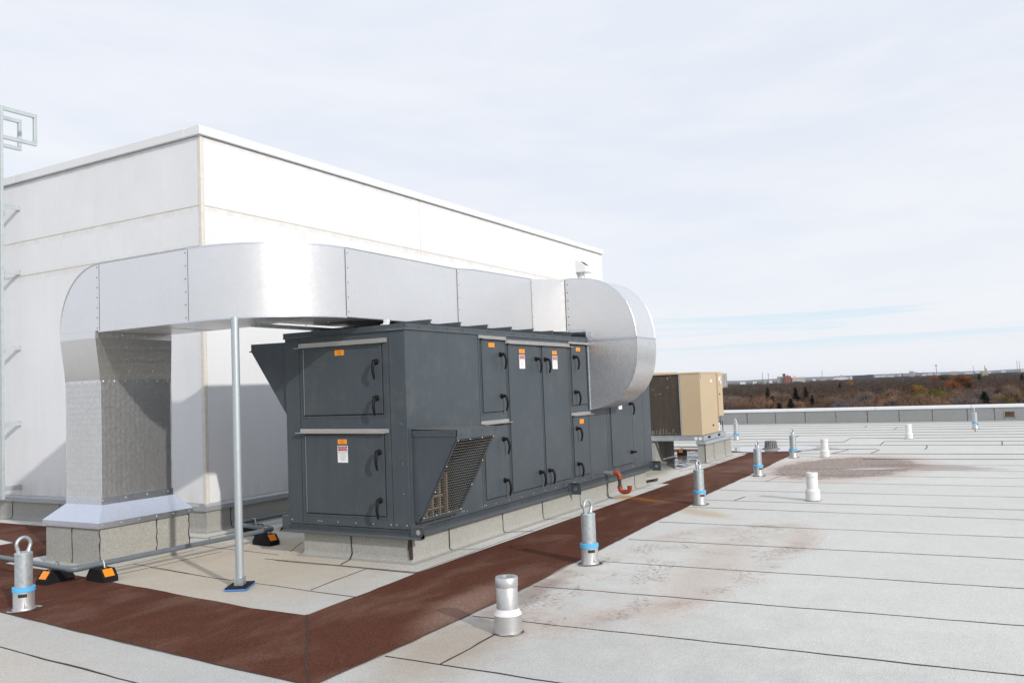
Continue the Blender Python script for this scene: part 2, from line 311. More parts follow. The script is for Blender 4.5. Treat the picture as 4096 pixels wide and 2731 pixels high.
# ------------------------------------------------------------------ mesh helpers
class MB:
    def __init__(s): s.v = []; s.f = []; s.m = []; s.mi = 0
    def mat(s, i): s.mi = i; return s
    def face(s, ids): s.f.append(tuple(ids)); s.m.append(s.mi)
    def add(s, pts): b = len(s.v); s.v.extend([tuple(p) for p in pts]); return b
    def box(s, x0, x1, y0, y1, z0, z1):
        x0, x1 = min(x0, x1), max(x0, x1); y0, y1 = min(y0, y1), max(y0, y1); z0, z1 = min(z0, z1), max(z0, z1)
        b = s.add([(x, y, z) for z in (z0, z1) for (x, y) in ((x0, y0), (x1, y0), (x1, y1), (x0, y1))])
        for q in ((3, 2, 1, 0), (4, 5, 6, 7), (0, 1, 5, 4), (1, 2, 6, 5), (2, 3, 7, 6), (3, 0, 4, 7)): s.face([b + i for i in q])
        return s
    def loft(s, A, B, capa=True, capb=True):
        n = len(A); b = s.add(A); c = s.add(B)
        for i in range(n): j = (i + 1) % n; s.face((b + i, b + j, c + j, c + i))
        if capa: s.face([b + i for i in reversed(range(n))])
        if capb: s.face([c + i for i in range(n)])
        return s
    def prism(s, prof, axis, a, b):
        """prof: 2D outline; axis 'x': (y,z), 'y': (x,z), 'z': (x,y)"""
        f = {'x': lambda p, q: (q, p[0], p[1]), 'y': lambda p, q: (p[0], q, p[1]), 'z': lambda p, q: (p[0], p[1], q)}[axis]
        return s.loft([f(p, a) for p in prof], [f(p, b) for p in prof])
    def rings(s, rs, cap=True, close=False):
        n = len(rs[0]); bs = [s.add(r) for r in rs]
        L = len(bs)
        for k in range(L if close else L - 1):
            a, c = bs[k], bs[(k + 1) % L]
            for i in range(n): j = (i + 1) % n; s.face((a + i, a + j, c + j, c + i))
        if cap and not close:
            s.face([bs[0] + i for i in reversed(range(n))]); s.face([bs[-1] + i for i in range(n)])
        return s
    def tube(s, pts, r, n=12, close=False):
        P = [Vector(p) for p in pts]; rr = r if isinstance(r, (list, tuple)) else [r] * len(P)
        rs = []; prev = None
        for i, p in enumerate(P):
            if close: d = P[(i + 1) % len(P)] - P[i - 1]
            else: d = (P[min(i + 1, len(P) - 1)] - P[max(i - 1, 0)])
            d.normalize()
            if prev is None: u = d.orthogonal().normalized()
            else: u = (prev - d * prev.dot(d)).normalized()
            prev = u; v = d.cross(u)
            rs.append([p + (u * math.cos(2 * math.pi * k / n) + v * math.sin(2 * math.pi * k / n)) * rr[i] for k in range(n)])
        return s.rings(rs, True, close)
    def lathe(s, prof, c=(0, 0, 0), n=28, cap=True):
        return s.rings([[(c[0] + r * math.cos(2 * math.pi * k / n), c[1] + r * math.sin(2 * math.pi * k / n), c[2] + z) for k in range(n)] for r, z in prof], cap)
    def cyl(s, a, b, r, n=10): return s.tube([a, b], r, n)
    def screw(s, p, nrm, r=.008, h=.005):
        p = Vector(p); nrm = Vector(nrm).normalized(); u = nrm.orthogonal().normalized(); v = nrm.cross(u)
        ra = [p + (u * math.cos(k * math.pi / 3) + v * math.sin(k * math.pi / 3)) * r for k in range(6)]
        rb = [q + nrm * h + (p - q) * .35 for q in ra]
        b = s.add(ra); c = s.add(rb)
        for i in range(6): j = (i + 1) % 6; s.face((b + i, b + j, c + j, c + i))
        s.face([c + i for i in range(6)]); return s
    def poly(s, pts3):
        b = s.add(pts3)
        for tri in tessellate_polygon([[Vector(p) for p in pts3]]):
            a, c, d = tri
            nz = (Vector(pts3[c]) - Vector(pts3[a])).cross(Vector(pts3[d]) - Vector(pts3[a]))
            s.face((b + a, b + c, b + d) if nz.z >= 0 else (b + a, b + d, b + c))
        return s
    def mesh(s, name, mats, smooth=False, origin=(0, 0, 0)):
        me = bpy.data.meshes.new(name); ox, oy, oz = origin
        me.from_pydata([(x - ox, y - oy, z - oz) for x, y, z in s.v], [], s.f); me.update()
        for mm in mats: me.materials.append(MATS[mm])
        me.polygons.foreach_set('material_index', s.m)
        if smooth:
            me.polygons.foreach_set('use_smooth', [True] * len(me.polygons)); me.set_sharp_from_angle(angle=R(38))
        return me
def rootloc(o):
    v = Vector((0, 0, 0))
    while o is not None: v = v + Vector(o.location); o = o.parent
    return v
def part(name, mb, mats, parent, smooth=False, bevel=0, label=None):
    if isinstance(mats, str): mats = [mats]
    o = bpy.data.objects.new(name, mb.mesh(name, mats, smooth, rootloc(parent))); COL.objects.link(o); o.parent = parent
    if bevel:
        m = o.modifiers.new('bevel', 'BEVEL'); m.width = bevel; m.segments = 2; m.limit_method = 'ANGLE'; m.angle_limit = R(40)
    if label: o['label'] = label
    return o
def thing(name, label, cat, loc=(0, 0, 0), group=None):
    o = bpy.data.objects.new(name, None); o.empty_display_size = .2; COL.objects.link(o); o.location = loc
    o['label'] = label; o['category'] = cat
    if group: o['group'] = group
    return o
def split_parts(name, mb, mats, parent, **k):
    """one child object for each loose piece of the builder"""
    par = list(range(len(mb.v)))
    def find(i):
        while par[i] != i: par[i] = par[par[i]]; i = par[i]
        return i
    for f in mb.f:
        for q_ in f[1:]: par[find(q_)] = find(f[0])
    gr = {}
    for f, m_ in zip(mb.f, mb.m): gr.setdefault(find(f[0]), []).append((f, m_))
    for fs in gr.values():
        o_ = MB(); mp_ = {}
        for f, m_ in fs:
            for q_ in f:
                if q_ not in mp_: mp_[q_] = len(o_.v); o_.v.append(mb.v[q_])
            o_.f.append(tuple(mp_[q_] for q_ in f)); o_.m.append(m_)
        part(name, o_, mats, parent, **k)
def solid(name, mb, mats, label=None, cat=None, group=None, kind=None, origin=(0, 0, 0), smooth=False, bevel=0):
    if isinstance(mats, str): mats = [mats]
    o = bpy.data.objects.new(name, mb.mesh(name, mats, smooth, origin)); COL.objects.link(o); o.location = origin
    for k, v in (('label', label), ('category', cat), ('group', group), ('kind', kind)):
        if v: o[k] = v
    if bevel:
        m = o.modifiers.new('bevel', 'BEVEL'); m.width = bevel; m.segments = 2; m.limit_method = 'ANGLE'; m.angle_limit = R(40)
    return o
def kids(o): return [c for c in bpy.data.objects if c.parent == o]
def dup(o, loc, label, rotz=0, parent=None):
    c = o.copy(); COL.objects.link(c); c.parent = parent
    if parent is None: c.location = loc; c.rotation_euler = (0, 0, rotz)
    if label: c['label'] = label
    for ch in kids(o): dup(ch, None, None, 0, c)
    return c
rnd = random.Random(7)

# ------------------------------------------------------------------ roof, walkway, seams
def wob(a, b, n, amp, seed):
    q = random.Random(seed); a = Vector((*a, 0)); b = Vector((*b, 0)); d = (b - a); nrm = Vector((-d.y, d.x, 0)).normalized()
    pts = []; o = 0
    for i in range(n + 1):
        o = o * .8 + q.uniform(-amp, amp); e = min(1, min(i, n - i) / 3)
        pts.append(a + d * (i / n) + nrm * o * e)
    return pts
mb = MB(); mb.box(-12, 33.05, -42, 34, -.6, 0)
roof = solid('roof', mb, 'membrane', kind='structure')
seams = MB(); sid = [0]
def ribbon(pts, wd=.013, z=.0035, seed=0):
    q = random.Random(seed); prev = None; wv = 1
    for i, p in enumerate(pts):
        d = pts[min(i + 1, len(pts) - 1)] - pts[max(i - 1, 0)]; n = Vector((-d.y, d.x, 0)).normalized()
        wv = .6 * wv + .4 * q.uniform(.25, 1.7); h = wd * wv / 2
        zb = z - .0015 if z > .005 and z < .009 else .0012; k = h * .75
        b = seams.add([(p.x + n.x * h, p.y + n.y * h, zb), (p.x + n.x * k, p.y + n.y * k, z), (p.x - n.x * k, p.y - n.y * k, z), (p.x - n.x * h, p.y - n.y * h, zb)])
        if prev is not None:
            for j in range(3): seams.face((prev + j, prev + j + 1, b + j + 1, b + j))
        prev = b
def seam(a, b, wd=.013, amp=.006, z=.0035):
    wd *= .68
    if z < .005 and min(a[0], b[0]) > 9: z = .0052 + .0042 * min(1, (min(a[0], b[0]) - 9) / 10); wd = max(wd, .011)
    sid[0] += 1; L = math.hypot(a[0] - b[0], a[1] - b[1])
    ribbon(wob(a, b, max(3, int(L / .12)), amp, sid[0]), wd, z, sid[0] + 900)
# laps run across the view, about 1.1 m apart
for x, xl, yl, w_ in ((4.42, 4.43, 3.55, .019), (5.56, 5.47, 3.53, .018), (6.66, 6.48, 3.55, .016), (7.76, 7.62, 3.55, .014), (8.93, 8.8, 3.6, .014), (10.05, 10.0, 3.68, .014),
                      (11.2, 11.3, 3.75, .013), (11.98, 12.03, 3.75, .009), (13.18, 13.15, 3.8, .011), (14.35, 14.4, 3.82, .009), (15.45, 15.5, 3.85, .009), (16.5, 16.5, 3.85, .008),
                      (17.55, 17.4, 2.2, .007), (18.75, 18.6, 2.4, .008)):
    seam((xl, yl), (x, -1.2), w_); seam((x, -1.2), (x - .05, -16), w_)
for x, ys, ye in ((19.85, 3.9, -14), (21.0, 4.2, 2.4), (21.1, 9, 5.9), (22.3, 2.4, -14), (22.15, 10, 2.45), (23.5, 2.5, -14), (23.35, 12, 3.45), (24.8, 3.5, -14), (24.6, 12, 5), (26.0, 13, -14), (27.2, 14, -14),
                  (28.5, 14, -14), (29.8, 14, -14), (31.1, 14, -14), (32.3, 14, -14)):
    seam((x, ys), (x + (.12 if ys < 12 else 0), ye), .015, .006)
for a, b in (((19.9, 2.4), (21.0, 2.35)), ((21.05, 1.4), (22.3, 1.45)), ((22.15, 2.45), (23.45, 2.5)), ((23.35, 3.45), (24.7, 3.5)), ((19.9, 3.2), (20.9, 3.0)), ((22.2, -.1), (23.5, -.1)),
             ((28.5, 2.75), (29.8, 2.75)), ((29.8, 3.75), (31.1, 3.8)), ((14.4, 3.4), (15.5, 3.3)), ((13.9, -.5), (15.4, -.6)), ((25, 5), (26, 5.1)), ((24.7, 2.0), (26.0, 2.0)), ((27.2, .5), (28.5, .53)),
             ((4.43, 3.12), (5.15, 3.13)), ((12.05, 3.3), (12.5, 3.25)), ((26.05, 7.1), (27.2, 7.2)), ((22.2, 6.4), (23.3, 6.4))):
    seam(a, b, .018, .008)
seam((3.55, 6.9), (3.40, 4.5), .024); seam((3.62, 12), (3.55, 6.9), .022); seam((3.40, 4.5), (3.40, 3.2), .02); seam((3.4, 3.2), (3.42, -9), .02); seam((2.3, 9), (2.25, -9), .02)
seam((5.98, 8.6), (5.72, 6.66), .012); seam((5.72, 6.66), (5.62, 4.76), .013); seam((5.67, 5.36), (6.57, 5.46), .014); seam((6.57, 6.7), (6.57, 5.46), .012); seam((6.57, 5.46), (6.56, 4.86), .022)
seam((5.41, 7.78), (5.84, 7.74), .013); seam((5.84, 7.74), (6.75, 7.70), .012); seam((5.84, 7.74), (5.72, 6.66), .012); seam((6.93, 8.3), (6.8, 6.75), .010)
seam((6.98, 6.62), (6.57, 6.55), .012); seam((7.36, 8.62), (7.05, 8.25), .013); seam((7.9, 8.6), (7.2, 8.9), .013)
# lower edge of the curb membrane, where it laps the walkway
seam((6.56, 4.86), (9.5, 4.93), .018, .01, .0075); seam((9.5, 4.93), (13.4, 5.02), .014, .01, .0075); seam((13.4, 5.02), (20.2, 5.12), .012, .01, .0075)
seam((15.8, 5.35), (17.0, 5.12), .013); seam((17.0, 5.12), (19.5, 5.13), .013); seam((19.45, 5.3), (19.75, 5.12), .013); seam((8.2, 8.3), (9.5, 8.3), .012); seam((7.5, 7.2), (7.0, 6.9), .012)
walk = MB()
def outline(pts, amp=.012, seed=3):
    r = []
    for i in range(len(pts)):
        a, b = pts[i], pts[(i + 1) % len(pts)]; L = math.hypot(a[0] - b[0], a[1] - b[1])
        r += [(p.x, p.y, 0) for p in wob(a, b, max(2, int(L / .15)), amp, seed + i)[:-1]]
    return r
right = [(3.78, 3.60), (5.4, 3.57), (6.6, 3.59), (8.1, 3.65), (10.0, 3.73), (11.6, 3.76), (12.6, 3.86), (15.6, 3.90), (19.0, 3.99), (21.0, 3.98), (21.0, 13.0), (20.1, 13.0), (20.15, 5.09), (16.1, 5.02), (12.0, 5.0), (8.8, 4.93), (6.575, 4.855), (5.005, 4.773)]
left = [(3.80, 3.58), (5.05, 4.76), (5.0, 4.80), (5.0, 5.38), (5.23, 7.53), (5.30, 8.19), (5.36, 9.0), (5.42, 9.645), (6.0, 9.645), (6.35, 9.4), (7.66, 9.4), (7.66, 12.5), (7.86, 14.1), (7.86, 24), (6.5, 24), (6.38, 11.46), (6.29, 10.975), (5.5, 10.975), (5.5, 24), (4.4, 24), (4.2, 9.0), (4.108, 7.38), (3.975, 5.9), (3.85, 4.4)]
walk.poly([(x, y, .0055) for x, y, z in outline(right)]); walk.poly([(x, y, .0052) for x, y, z in outline(left, .011, 40)])
solid('walkway', walk, 'walkway_granules', kind='structure')
for i in range(9): seam(right[i], right[i + 1], .012, .007, .0075)
for i in range(18, 23): seam(left[i], left[i + 1], .012, .007, .0075)
seam(left[23], left[0], .012, .006, .0075); seam((3.83, 3.66), (5.0, 4.77), .016, .006, .0082)
for a, b in (((8.9, 3.7), (8.9, 4.9)), ((12.9, 3.87), (12.8, 5.0)), ((17.2, 3.95), (17.2, 5.05))): seam(a, b, .007, .005, .0082)
ss = part('membrane_seams', seams, 'bitumen', roof)
# ponds left by rain
def blob(cx, cy, rx, ry, ang, z, seed, n=60, amp=.12):
    q = random.Random(seed); ph = [q.uniform(0, 6.28) for _ in range(5)]; am = [q.uniform(.3, 1) * amp / (k + 1) ** .5 for k in range(5)]
    pts = []
    for i in range(n):
        a = 2 * math.pi * i / n; r = 1 + sum(am[k] * math.sin((k + 2) * a + ph[k]) for k in range(5))
        x, y = rx * r * math.cos(a), ry * r * math.sin(a); c, s = math.cos(R(ang)), math.sin(R(ang))
        pts.append((cx + x * c - y * s, cy + x * s + y * c, z))
    return pts
mb = MB(); mb.poly(blob(21.2, 4.82, .98, 1.05, 12, .0085, 5, amp=.07)); solid('pond', mb, 'pond_water', kind='structure')
mb = MB(); mb.poly(blob(18.4, 6.0, 1.9, .42, 12, .007, 8)); solid('puddle', mb, 'pond_muck', kind='structure')

# ------------------------------------------------------------------ parapet
PX = 33.0
pw = thing('parapet_wall', 'low grey membrane-faced parapet with white metal cap along the roof edge', 'wall', (PX, 0, 0))
mb = MB()
for y0, y1, z0, z1 in ((-42, -.578, -.5, .49), (-.578, -.283, -.5, .118), (-.578, -.283, .309, .49), (-.283, 34, -.5, .49)): mb.box(PX, PX + .3, y0, y1, z0, z1)
part('wall', mb, 'membrane_parapet', pw)
mb = MB(); mb.prism([(PX - .012, .004), (PX - .006, .012), (PX + .01, .02), (PX + .01, .004)], 'y', -42, 34); part('cant', mb, 'membrane_parapet', pw)
mb = MB(); q = random.Random(4)
for y in [.01, .82, 1.9, 2.97, 4.02, 5.1, 6.19, 7.28, 8.35, 9.4, 10.5, 11.6, 12.7, -1.1, -2.2, -3.3, -4.4]:
    z = .02; pts = []
    while z < .46: pts.append((y + q.uniform(-.006, .006), z)); z += .05
    for a, b in zip(pts[:-1], pts[1:]): 
        hw = q.uniform(.006, .013); mb.loft([(PX - .004, a[0] - hw, a[1]), (PX - .004, a[0] + hw, a[1]), (PX + .01, a[0] + hw, a[1]), (PX + .01, a[0] - hw, a[1])], [(PX - .004, b[0] - hw, b[1]), (PX - .004, b[0] + hw, b[1]), (PX + .01, b[0] + hw, b[1]), (PX + .01, b[0] - hw, b[1])])
part('lap_seams', mb, 'bitumen', pw)
mb = MB()
y = -42
while y < 34: mb.prism([(PX - .03, .452), (PX - .03, .535), (PX + .33, .56), (PX + .33, .452)], 'y', y + .003, y + 3.04); y += 3.05
split_parts('cap_length', mb, 'parapet_cap', pw, bevel=.008)
mb = MB()
for a, b, c, d in ((-.60, -.57, .10, .33), (-.29, -.26, .10, .33), (-.60, -.26, .095, .12)): mb.box(PX - .012, PX + .02, a, b, c, d)
part('scupper_frame', mb, 'membrane_parapet', pw)

# ------------------------------------------------------------------ penthouse
QX, QY, QL, QW = 7.607, 8.95, 13.28, 16.0
ph = thing('penthouse', 'large cream-white windowless rooftop penthouse with metal coping', 'building', (QX, QY, 0))
mb = MB(); mb.box(QX + .007, QX + QL, QY + .007, QY + QW, .2, 5.2)
mb.mat(1)
zs = [.37, 3.752, 4.29, 5.238]
def panels(axis, cuts, z0, z1):
    for a, b in zip(cuts[:-1], cuts[1:]):
        if axis == 'x': mb.box(a, b, QY, QY + .02, z0, z1)
        else: mb.box(QX, QX + .02, a, b, z0, z1)
for z0, z1 in zip(zs[:-1], zs[1:]):
    a, b = z0 + .011, z1 - .011
    panels('x', [QX + .05, 12.541], a, b); panels('x', [12.553, QX + QL], a, b); panels('y', [QY + .05, QY + 7.4], a, b); panels('y', [QY + 7.41, QY + QW], a, b)
mb.mat(0)
mb.prism([(QX - .004, QY - .004), (QX + .042, QY - .004), (QX + .042, QY + .02), (QX + .02, QY + .042), (QX - .004, QY + .042)], 'z', .37, 5.238)
part('wall', mb, ['joint_sealant', 'wall_paint'], ph)
mb = MB()
def copx(x0, x1): mb.prism([(QY - .05, 5.236), (QY - .05, 5.355), (QY - .02, 5.366), (QY + .25, 5.35), (QY + .25, 5.236)], 'x', x0, x1)
def copy_(y0, y1): mb.prism([(QX - .05, 5.236), (QX - .05, 5.355), (QX - .02, 5.366), (QX + .25, 5.35), (QX + .25, 5.236)], 'y', y0, y1)
copx(QX - .05, QX + 1.0)
for i in range(5): copx(QX + 1.003 + i * 2.5, min(QX + 1.0 + (i + 1) * 2.5, QX + QL + .05))
copy_(QY + .251, QY + 4.2); copy_(QY + 4.203, QY + 7.2); copy_(QY + 7.203, QY + 12); copy_(QY + 12.003, QY + QW)
mb.box(QX + .2, QX + QL, QY + .2, QY + QW, 5.1, 5.25); mb.box(QX + QL - .2, QX + QL + .05, QY + .251, QY + QW, 5.236, 5.36)
split_parts('coping_length', mb, 'coping_metal', ph, bevel=.006)
mb = MB()
mb.prism([(QY - .004, .375), (QY - .03, .345), (QY - .03, .283), (QY + .1, .283), (QY + .1, .375)], 'x', QX - .03, QX + QL)
mb.prism([(QX - .004, .375), (QX - .03, .345), (QX - .03, .283), (QX + .1, .283), (QX + .1, .375)], 'y', QY + .1, QY + QW)
for i in range(14): mb.screw((QX - .03, QY + .35 + i * .62, .315), (-1, 0, 0))
for i in range(18): mb.screw((QX + .25 + i * .7, QY - .03, .315), (0, -1, 0))
part('base_flashing', mb, 'flashing_metal', ph)
CURB_PROFILE = [(0, 1.0), (0, .45), (-.035, .22), (-.10, .09), (-.20, .035), (-.30, .02)]
mb = MB()
def curb(mb, x0, x1, y0, y1, h, flare=1.0, sides='wsen'):
    """membrane-wrapped curb: vertical, then a cant swept on to the roof"""
    rs = [[(x0, y0, h), (x1, y0, h), (x1, y1, h), (x0, y1, h)]]
    for o, z in ((0, h * .5), (0, h * .24), (-.006, h * .15), (-.022, h * .075), (-.05, .014), (-.08, .009), (-.30, .0065)):
        o *= flare
        rs.append([(x0 + o * ('w' in sides), y0 + o * ('s' in sides), z), (x1 - o * ('e' in sides), y0 + o * ('s' in sides), z), (x1 - o * ('e' in sides), y1 - o * ('n' in sides), z), (x0 + o * ('w' in sides), y1 - o * ('n' in sides), z)])
    mb.rings(list(reversed(rs)))
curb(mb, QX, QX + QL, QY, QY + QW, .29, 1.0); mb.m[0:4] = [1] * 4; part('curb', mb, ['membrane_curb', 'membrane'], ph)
def curb_seams(mb, side, pos, plane, h, seed=1, skew=.25, flare=1.0):
    q = random.Random(seed)
    prof = [(0, h), (0, h * .5), (0, h * .24), (-.006 * flare, h * .15), (-.022 * flare, h * .075), (-.05 * flare, .015), (-.08 * flare, .0105), (-.19 * flare, .0100), (-.29 * flare, .0095)]
    for p in pos:
        pr = None
        for k, (o, z) in enumerate(prof):
            s = p + q.uniform(-.008, .008) + max(0, k - 4) ** 1.3 * skew * .16; hw = q.uniform(.005, .011)
            a = (s - hw, plane + o - .004, z + .003) if side == 's' else (plane + o - .004, s - hw, z + .003)
            c = (s + hw, plane + o - .004, z + .003) if side == 's' else (plane + o - .004, s + hw, z + .003)
            b = mb.add([a, c])
            if pr is not None: mb.face((pr, pr + 1, b + 1, b))
            pr = b
mb = MB(); curb_seams(mb, 's', [8.0, 9.1, 10.2, 11.3, 12.4], QY, .29, 2); curb_seams(mb, 'w', [9.9, 11.0, 12.1, 13.3], QX, .29, 3); split_parts('lap_seam', mb, 'bitumen', ph)
wb = thing('wall_box', 'small white sloped-top box with a conduit cover on the sunny penthouse wall', 'wall box', (19.4, QY, 4.6))
mb = MB(); mb.prism([(QY, 4.88), (QY - .06, 4.88), (QY - .27, 4.72), (QY - .27, 4.58), (QY, 4.58)], 'x', 19.2, 19.62); part('housing', mb, 'coping_metal', wb, bevel=.006)
mb = MB(); mb.loft([(19.30, QY - .10, 4.853), (19.50, QY - .10, 4.853), (19.50, QY - .23, 4.753), (19.30, QY - .23, 4.753)], [(19.30, QY - .10, 4.858), (19.50, QY - .10, 4.858), (19.50, QY - .23, 4.758), (19.30, QY - .23, 4.758)]); part('dark_screen', mb, 'gap_black', wb)
mb = MB(); mb.box(19.34, 19.47, QY - .11, QY, 3.4, 4.58); mb.screw((19.40, QY - .11, 4.5), (0, -1, 0)); part('conduit_cover', mb, 'coping_metal', wb, bevel=.004)

# ------------------------------------------------------------------ air handling unit
X0, Y0, X1, Y1, ZB, ZT = 6.86, 5.13, 13.775, 6.77, .345, 2.35
cb = thing('roof_curb', 'long low grey membrane curb under the dark grey air unit', 'roof curb', (X0, Y0, 0))
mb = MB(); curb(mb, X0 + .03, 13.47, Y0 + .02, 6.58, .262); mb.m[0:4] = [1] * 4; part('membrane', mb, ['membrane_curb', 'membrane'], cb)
mb = MB(); curb_seams(mb, 's', [7.56, 8.70, 9.72, 10.86, 11.85, 12.95], Y0 + .02, .262, 5); curb_seams(mb, 'w', [5.92], X0 + .03, .262, 6, -.1)
split_parts('lap_seam', mb, 'bitumen', cb)
mb = MB(); mb.loft([(X0 + .022, Y0 + .012, .26), (X0 + .036, Y0 + .014, .26), (X0 + .036, Y0 + .05, .26), (X0 + .024, Y0 + .05, .26)], [(X0 + .018, Y0 + .008, .14), (X0 + .040, Y0 + .008, .14), (X0 + .036, Y0 + .05, .14), (X0 + .02, Y0 + .06, .14)])
mb.loft([(X0 + .018, Y0 + .008, .14), (X0 + .040, Y0 + .008, .14), (X0 + .036, Y0 + .05, .14), (X0 + .02, Y0 + .05, .14)], [(X0 + .008, Y0 + .0, .05), (X0 + .032, Y0 + .002, .05), (X0 + .036, Y0 + .05, .05), (X0 + .012, Y0 + .03, .05)]); part('corner_seam', mb, 'bitumen', cb)

ahu = thing('air_handling_unit', 'large dark grey rooftop air handling unit with many access doors', 'air unit', (X0, Y0, 0))
mb = MB(); mb.box(X0, X1, Y0, Y1, ZB, 2.38); part('casing', mb, 'grey_paint', ahu, bevel=.004)
# roof: deck with a fascia strip in segments and standing ribs
mb = MB(); mb.box(X0 - .004, X1 + .01, Y0 - .004, Y1 + .004, 2.375, 2.408); part('roof_deck', mb, 'grey_paint', ahu)
mb = MB()
xs = [X0 - .012, 7.335, 7.913, 8.493, 9.066, 9.636, 10.196, 10.746, 11.33, 11.9, 12.48, 13.05, 13.6, X1 + .012]
for a, b in zip(xs[:-1], xs[1:]):
    mb.prism([(Y0 - .004, 2.413), (Y0 - .012, 2.413), (Y0 - .012, 2.37), (Y0 - .018, 2.349), (Y0 - .004, 2.349)], 'x', a + .0015, b - .0015)
    for s in (a + .035, (a + b) / 2, b - .035): mb.screw((s, Y0 - .012, 2.385), (0, -1, 0), .009, .007)
mb.prism([(X0 - .004, 2.413), (X0 - .012, 2.413), (X0 - .012, 2.37), (X0 - .018, 2.349), (X0 - .004, 2.349)], 'y', Y0 - .012, Y1 + .012)
for k in range(5): mb.screw((X0 - .012, Y0 + .06 + k * .38, 2.385), (-1, 0, 0), .009, .007)
part('fascia', mb, 'grey_paint', ahu)
for x in xs[1:-1]:
    mb = MB(); mb.prism([(x - .012, 2.409), (x - .012, 2.476), (x + .022, 2.476), (x + .022, 2.462), (x + .004, 2.470), (x + .004, 2.409)], 'y', Y0 + .004, Y1)
    mb.screw((x - .012, Y0 + .06, 2.442), (-1, 0, 0), .009, .006); part('roof_rib', mb, 'grey_paint', ahu)

# the door hardware: one handle, then copies
def handle_mb(flip=1, horizontal=False):
    mb = MB()
    mb.tube([(0, 0, 0), (0, -.012, 0), (0, -.03, 0), (0, -.045, 0)], [.030, .029, .019, .017], 14)
    n = 9; pts = []; rad = []
    for i in range(n):
        t = i / (n - 1); a = t * 1.15
        pts.append((flip * (.012 + .0 * t), -.058 - .020 * math.sin(t * 3.0), -.165 * t)); rad.append(.0155 - .004 * t + .002 * math.sin(t * 3.1))
    if horizontal: pts = [(-p[2] * .35, p[1], p[0] * .3) for p in pts]
    pts = [(0, -.028, 0), (flip * .004, -.052, .003)] + pts; rad = [.014, .019] + rad
    mb.tube(pts, rad, 10)
    e = pts[-1]; mb.lathe([(.004, -.016), (.012, -.010), (.0125, 0), (.008, .01)], e, 10)
    return mb
handle_me = handle_mb().mesh('handle', ['black_plastic'], True)
handle_hz = handle_mb(horizontal=True).mesh('handle', ['black_plastic'], True)
def put_handle(parent, world, side, hz=False):
    o = bpy.data.objects.new('handle', handle_hz if hz else handle_me); COL.objects.link(o); o.parent = parent
    o.location = Vector(world) - rootloc(parent)
    if side == 'w': o.rotation_euler = (0, 0, R(-90))
    return o
def text_faces(txt, size):
    cu = bpy.data.curves.new('t', 'FONT'); cu.body = txt; cu.size = size; cu.align_x = 'CENTER'; cu.align_y = 'CENTER'; cu.resolution_u = 2
    ob = bpy.data.objects.new('t', cu); COL.objects.link(ob); dg = bpy.context.evaluated_depsgraph_get(); dg.update()
    me = bpy.data.meshes.new_from_object(ob.evaluated_get(dg)); r = ([tuple(v.co) for v in me.vertices], [tuple(p.vertices) for p in me.polygons])
    bpy.data.objects.remove(ob); bpy.data.meshes.remove(me); bpy.data.curves.remove(cu); return r
DANGER = text_faces('DANGER', .030)
def sheet(mb, side, s0, s1, z0, z1, off):
    """a thin plate on the south (-y) or west (-x) casing face"""
    if side == 's': mb.box(s0, s1, Y0 - off, Y0 - off + .0012, z0, z1)
    else: mb.box(X0 - off, X0 - off + .0012, s0, s1, z0, z1)
def pt(side, s, z, off): return (s, Y0 - off, z) if side == 's' else (X0 - off, s, z)
def orange_label(parent, side, s0, s1, z0, z1, off):
    mb = MB(); sheet(mb, side, s0, s1, z0, z1, off + .0016); mb.mat(1); q = random.Random(int(s0 * 100)); h = z1 - z0; wd = s1 - s0; c = (s0 + s1) / 2
    for i, (fr, bold) in enumerate(((.86, .09), (.70, .04), (.62, .04), (.48, .08), (.32, .04), (.22, .04), (.13, .04))):
        half = wd * (.13 if i == 0 else q.uniform(.25, .42) if i != 3 else .2)
        sheet(mb, side, c - half, c + half, z0 + h * fr - h * bold / 2, z0 + h * fr + h * bold / 2, off + .0026)
    return part('warning_label', mb, ['orange_label', 'label_ink_orange'], parent)
def danger_label(parent, side, s0, s1, z0, z1, off):
    mb = MB(); sheet(mb, side, s0, s1, z0, z1, off + .0016); h = z1 - z0; wd = s1 - s0; c = (s0 + s1) / 2; m = wd * .06
    zh0 = z1 - h * .31; mb.mat(1); sheet(mb, side, s0 + m, s1 - m, zh0, z1 - m * .8, off + .0026)
    zc_ = (zh0 + z1 - m * .8) / 2; rx = wd / 2 - m * 1.3; rz = (z1 - m * .8 - zh0) / 2 * .92
    for mi, sc, o in ((0, 1.0, .0034), (2, .90, .0042)):
        mb.mat(mi); b = mb.add([pt(side, c + rx * sc * math.cos(a * math.pi / 14), zc_ + rz * sc * math.sin(a * math.pi / 14), off + o) for a in range(28)])
        ids = [b + i for i in range(28)]; mb.face(ids if side == 's' else ids[::-1])
    mb.mat(0); sc = rx * 1.35 / .135; sg = 1 if side == 's' else -1
    b = mb.add([pt(side, c + sg * v[0] * sc, zc_ + v[1] * sc * 1.1, off + .0050) for v in DANGER[0]])
    for f in DANGER[1]: mb.face([b + i for i in f])
    mb.mat(3)
    for i, frac in enumerate((.92, .92, .46, .72, .72, .48, .58, .25)):
        z = zh0 - h * (.075 + i * .066); half = wd * frac / 2; s = c - half; q = random.Random(i + 3)
        while s < c + half - .004:
            e = min(c + half, s + q.uniform(.012, .03)); sheet(mb, side, s, e - .004, z - h * .011, z + h * .011, off + .0026); s = e
    return part('danger_label', mb, ['white_label', 'label_black', 'label_red', 'label_ink'], parent)
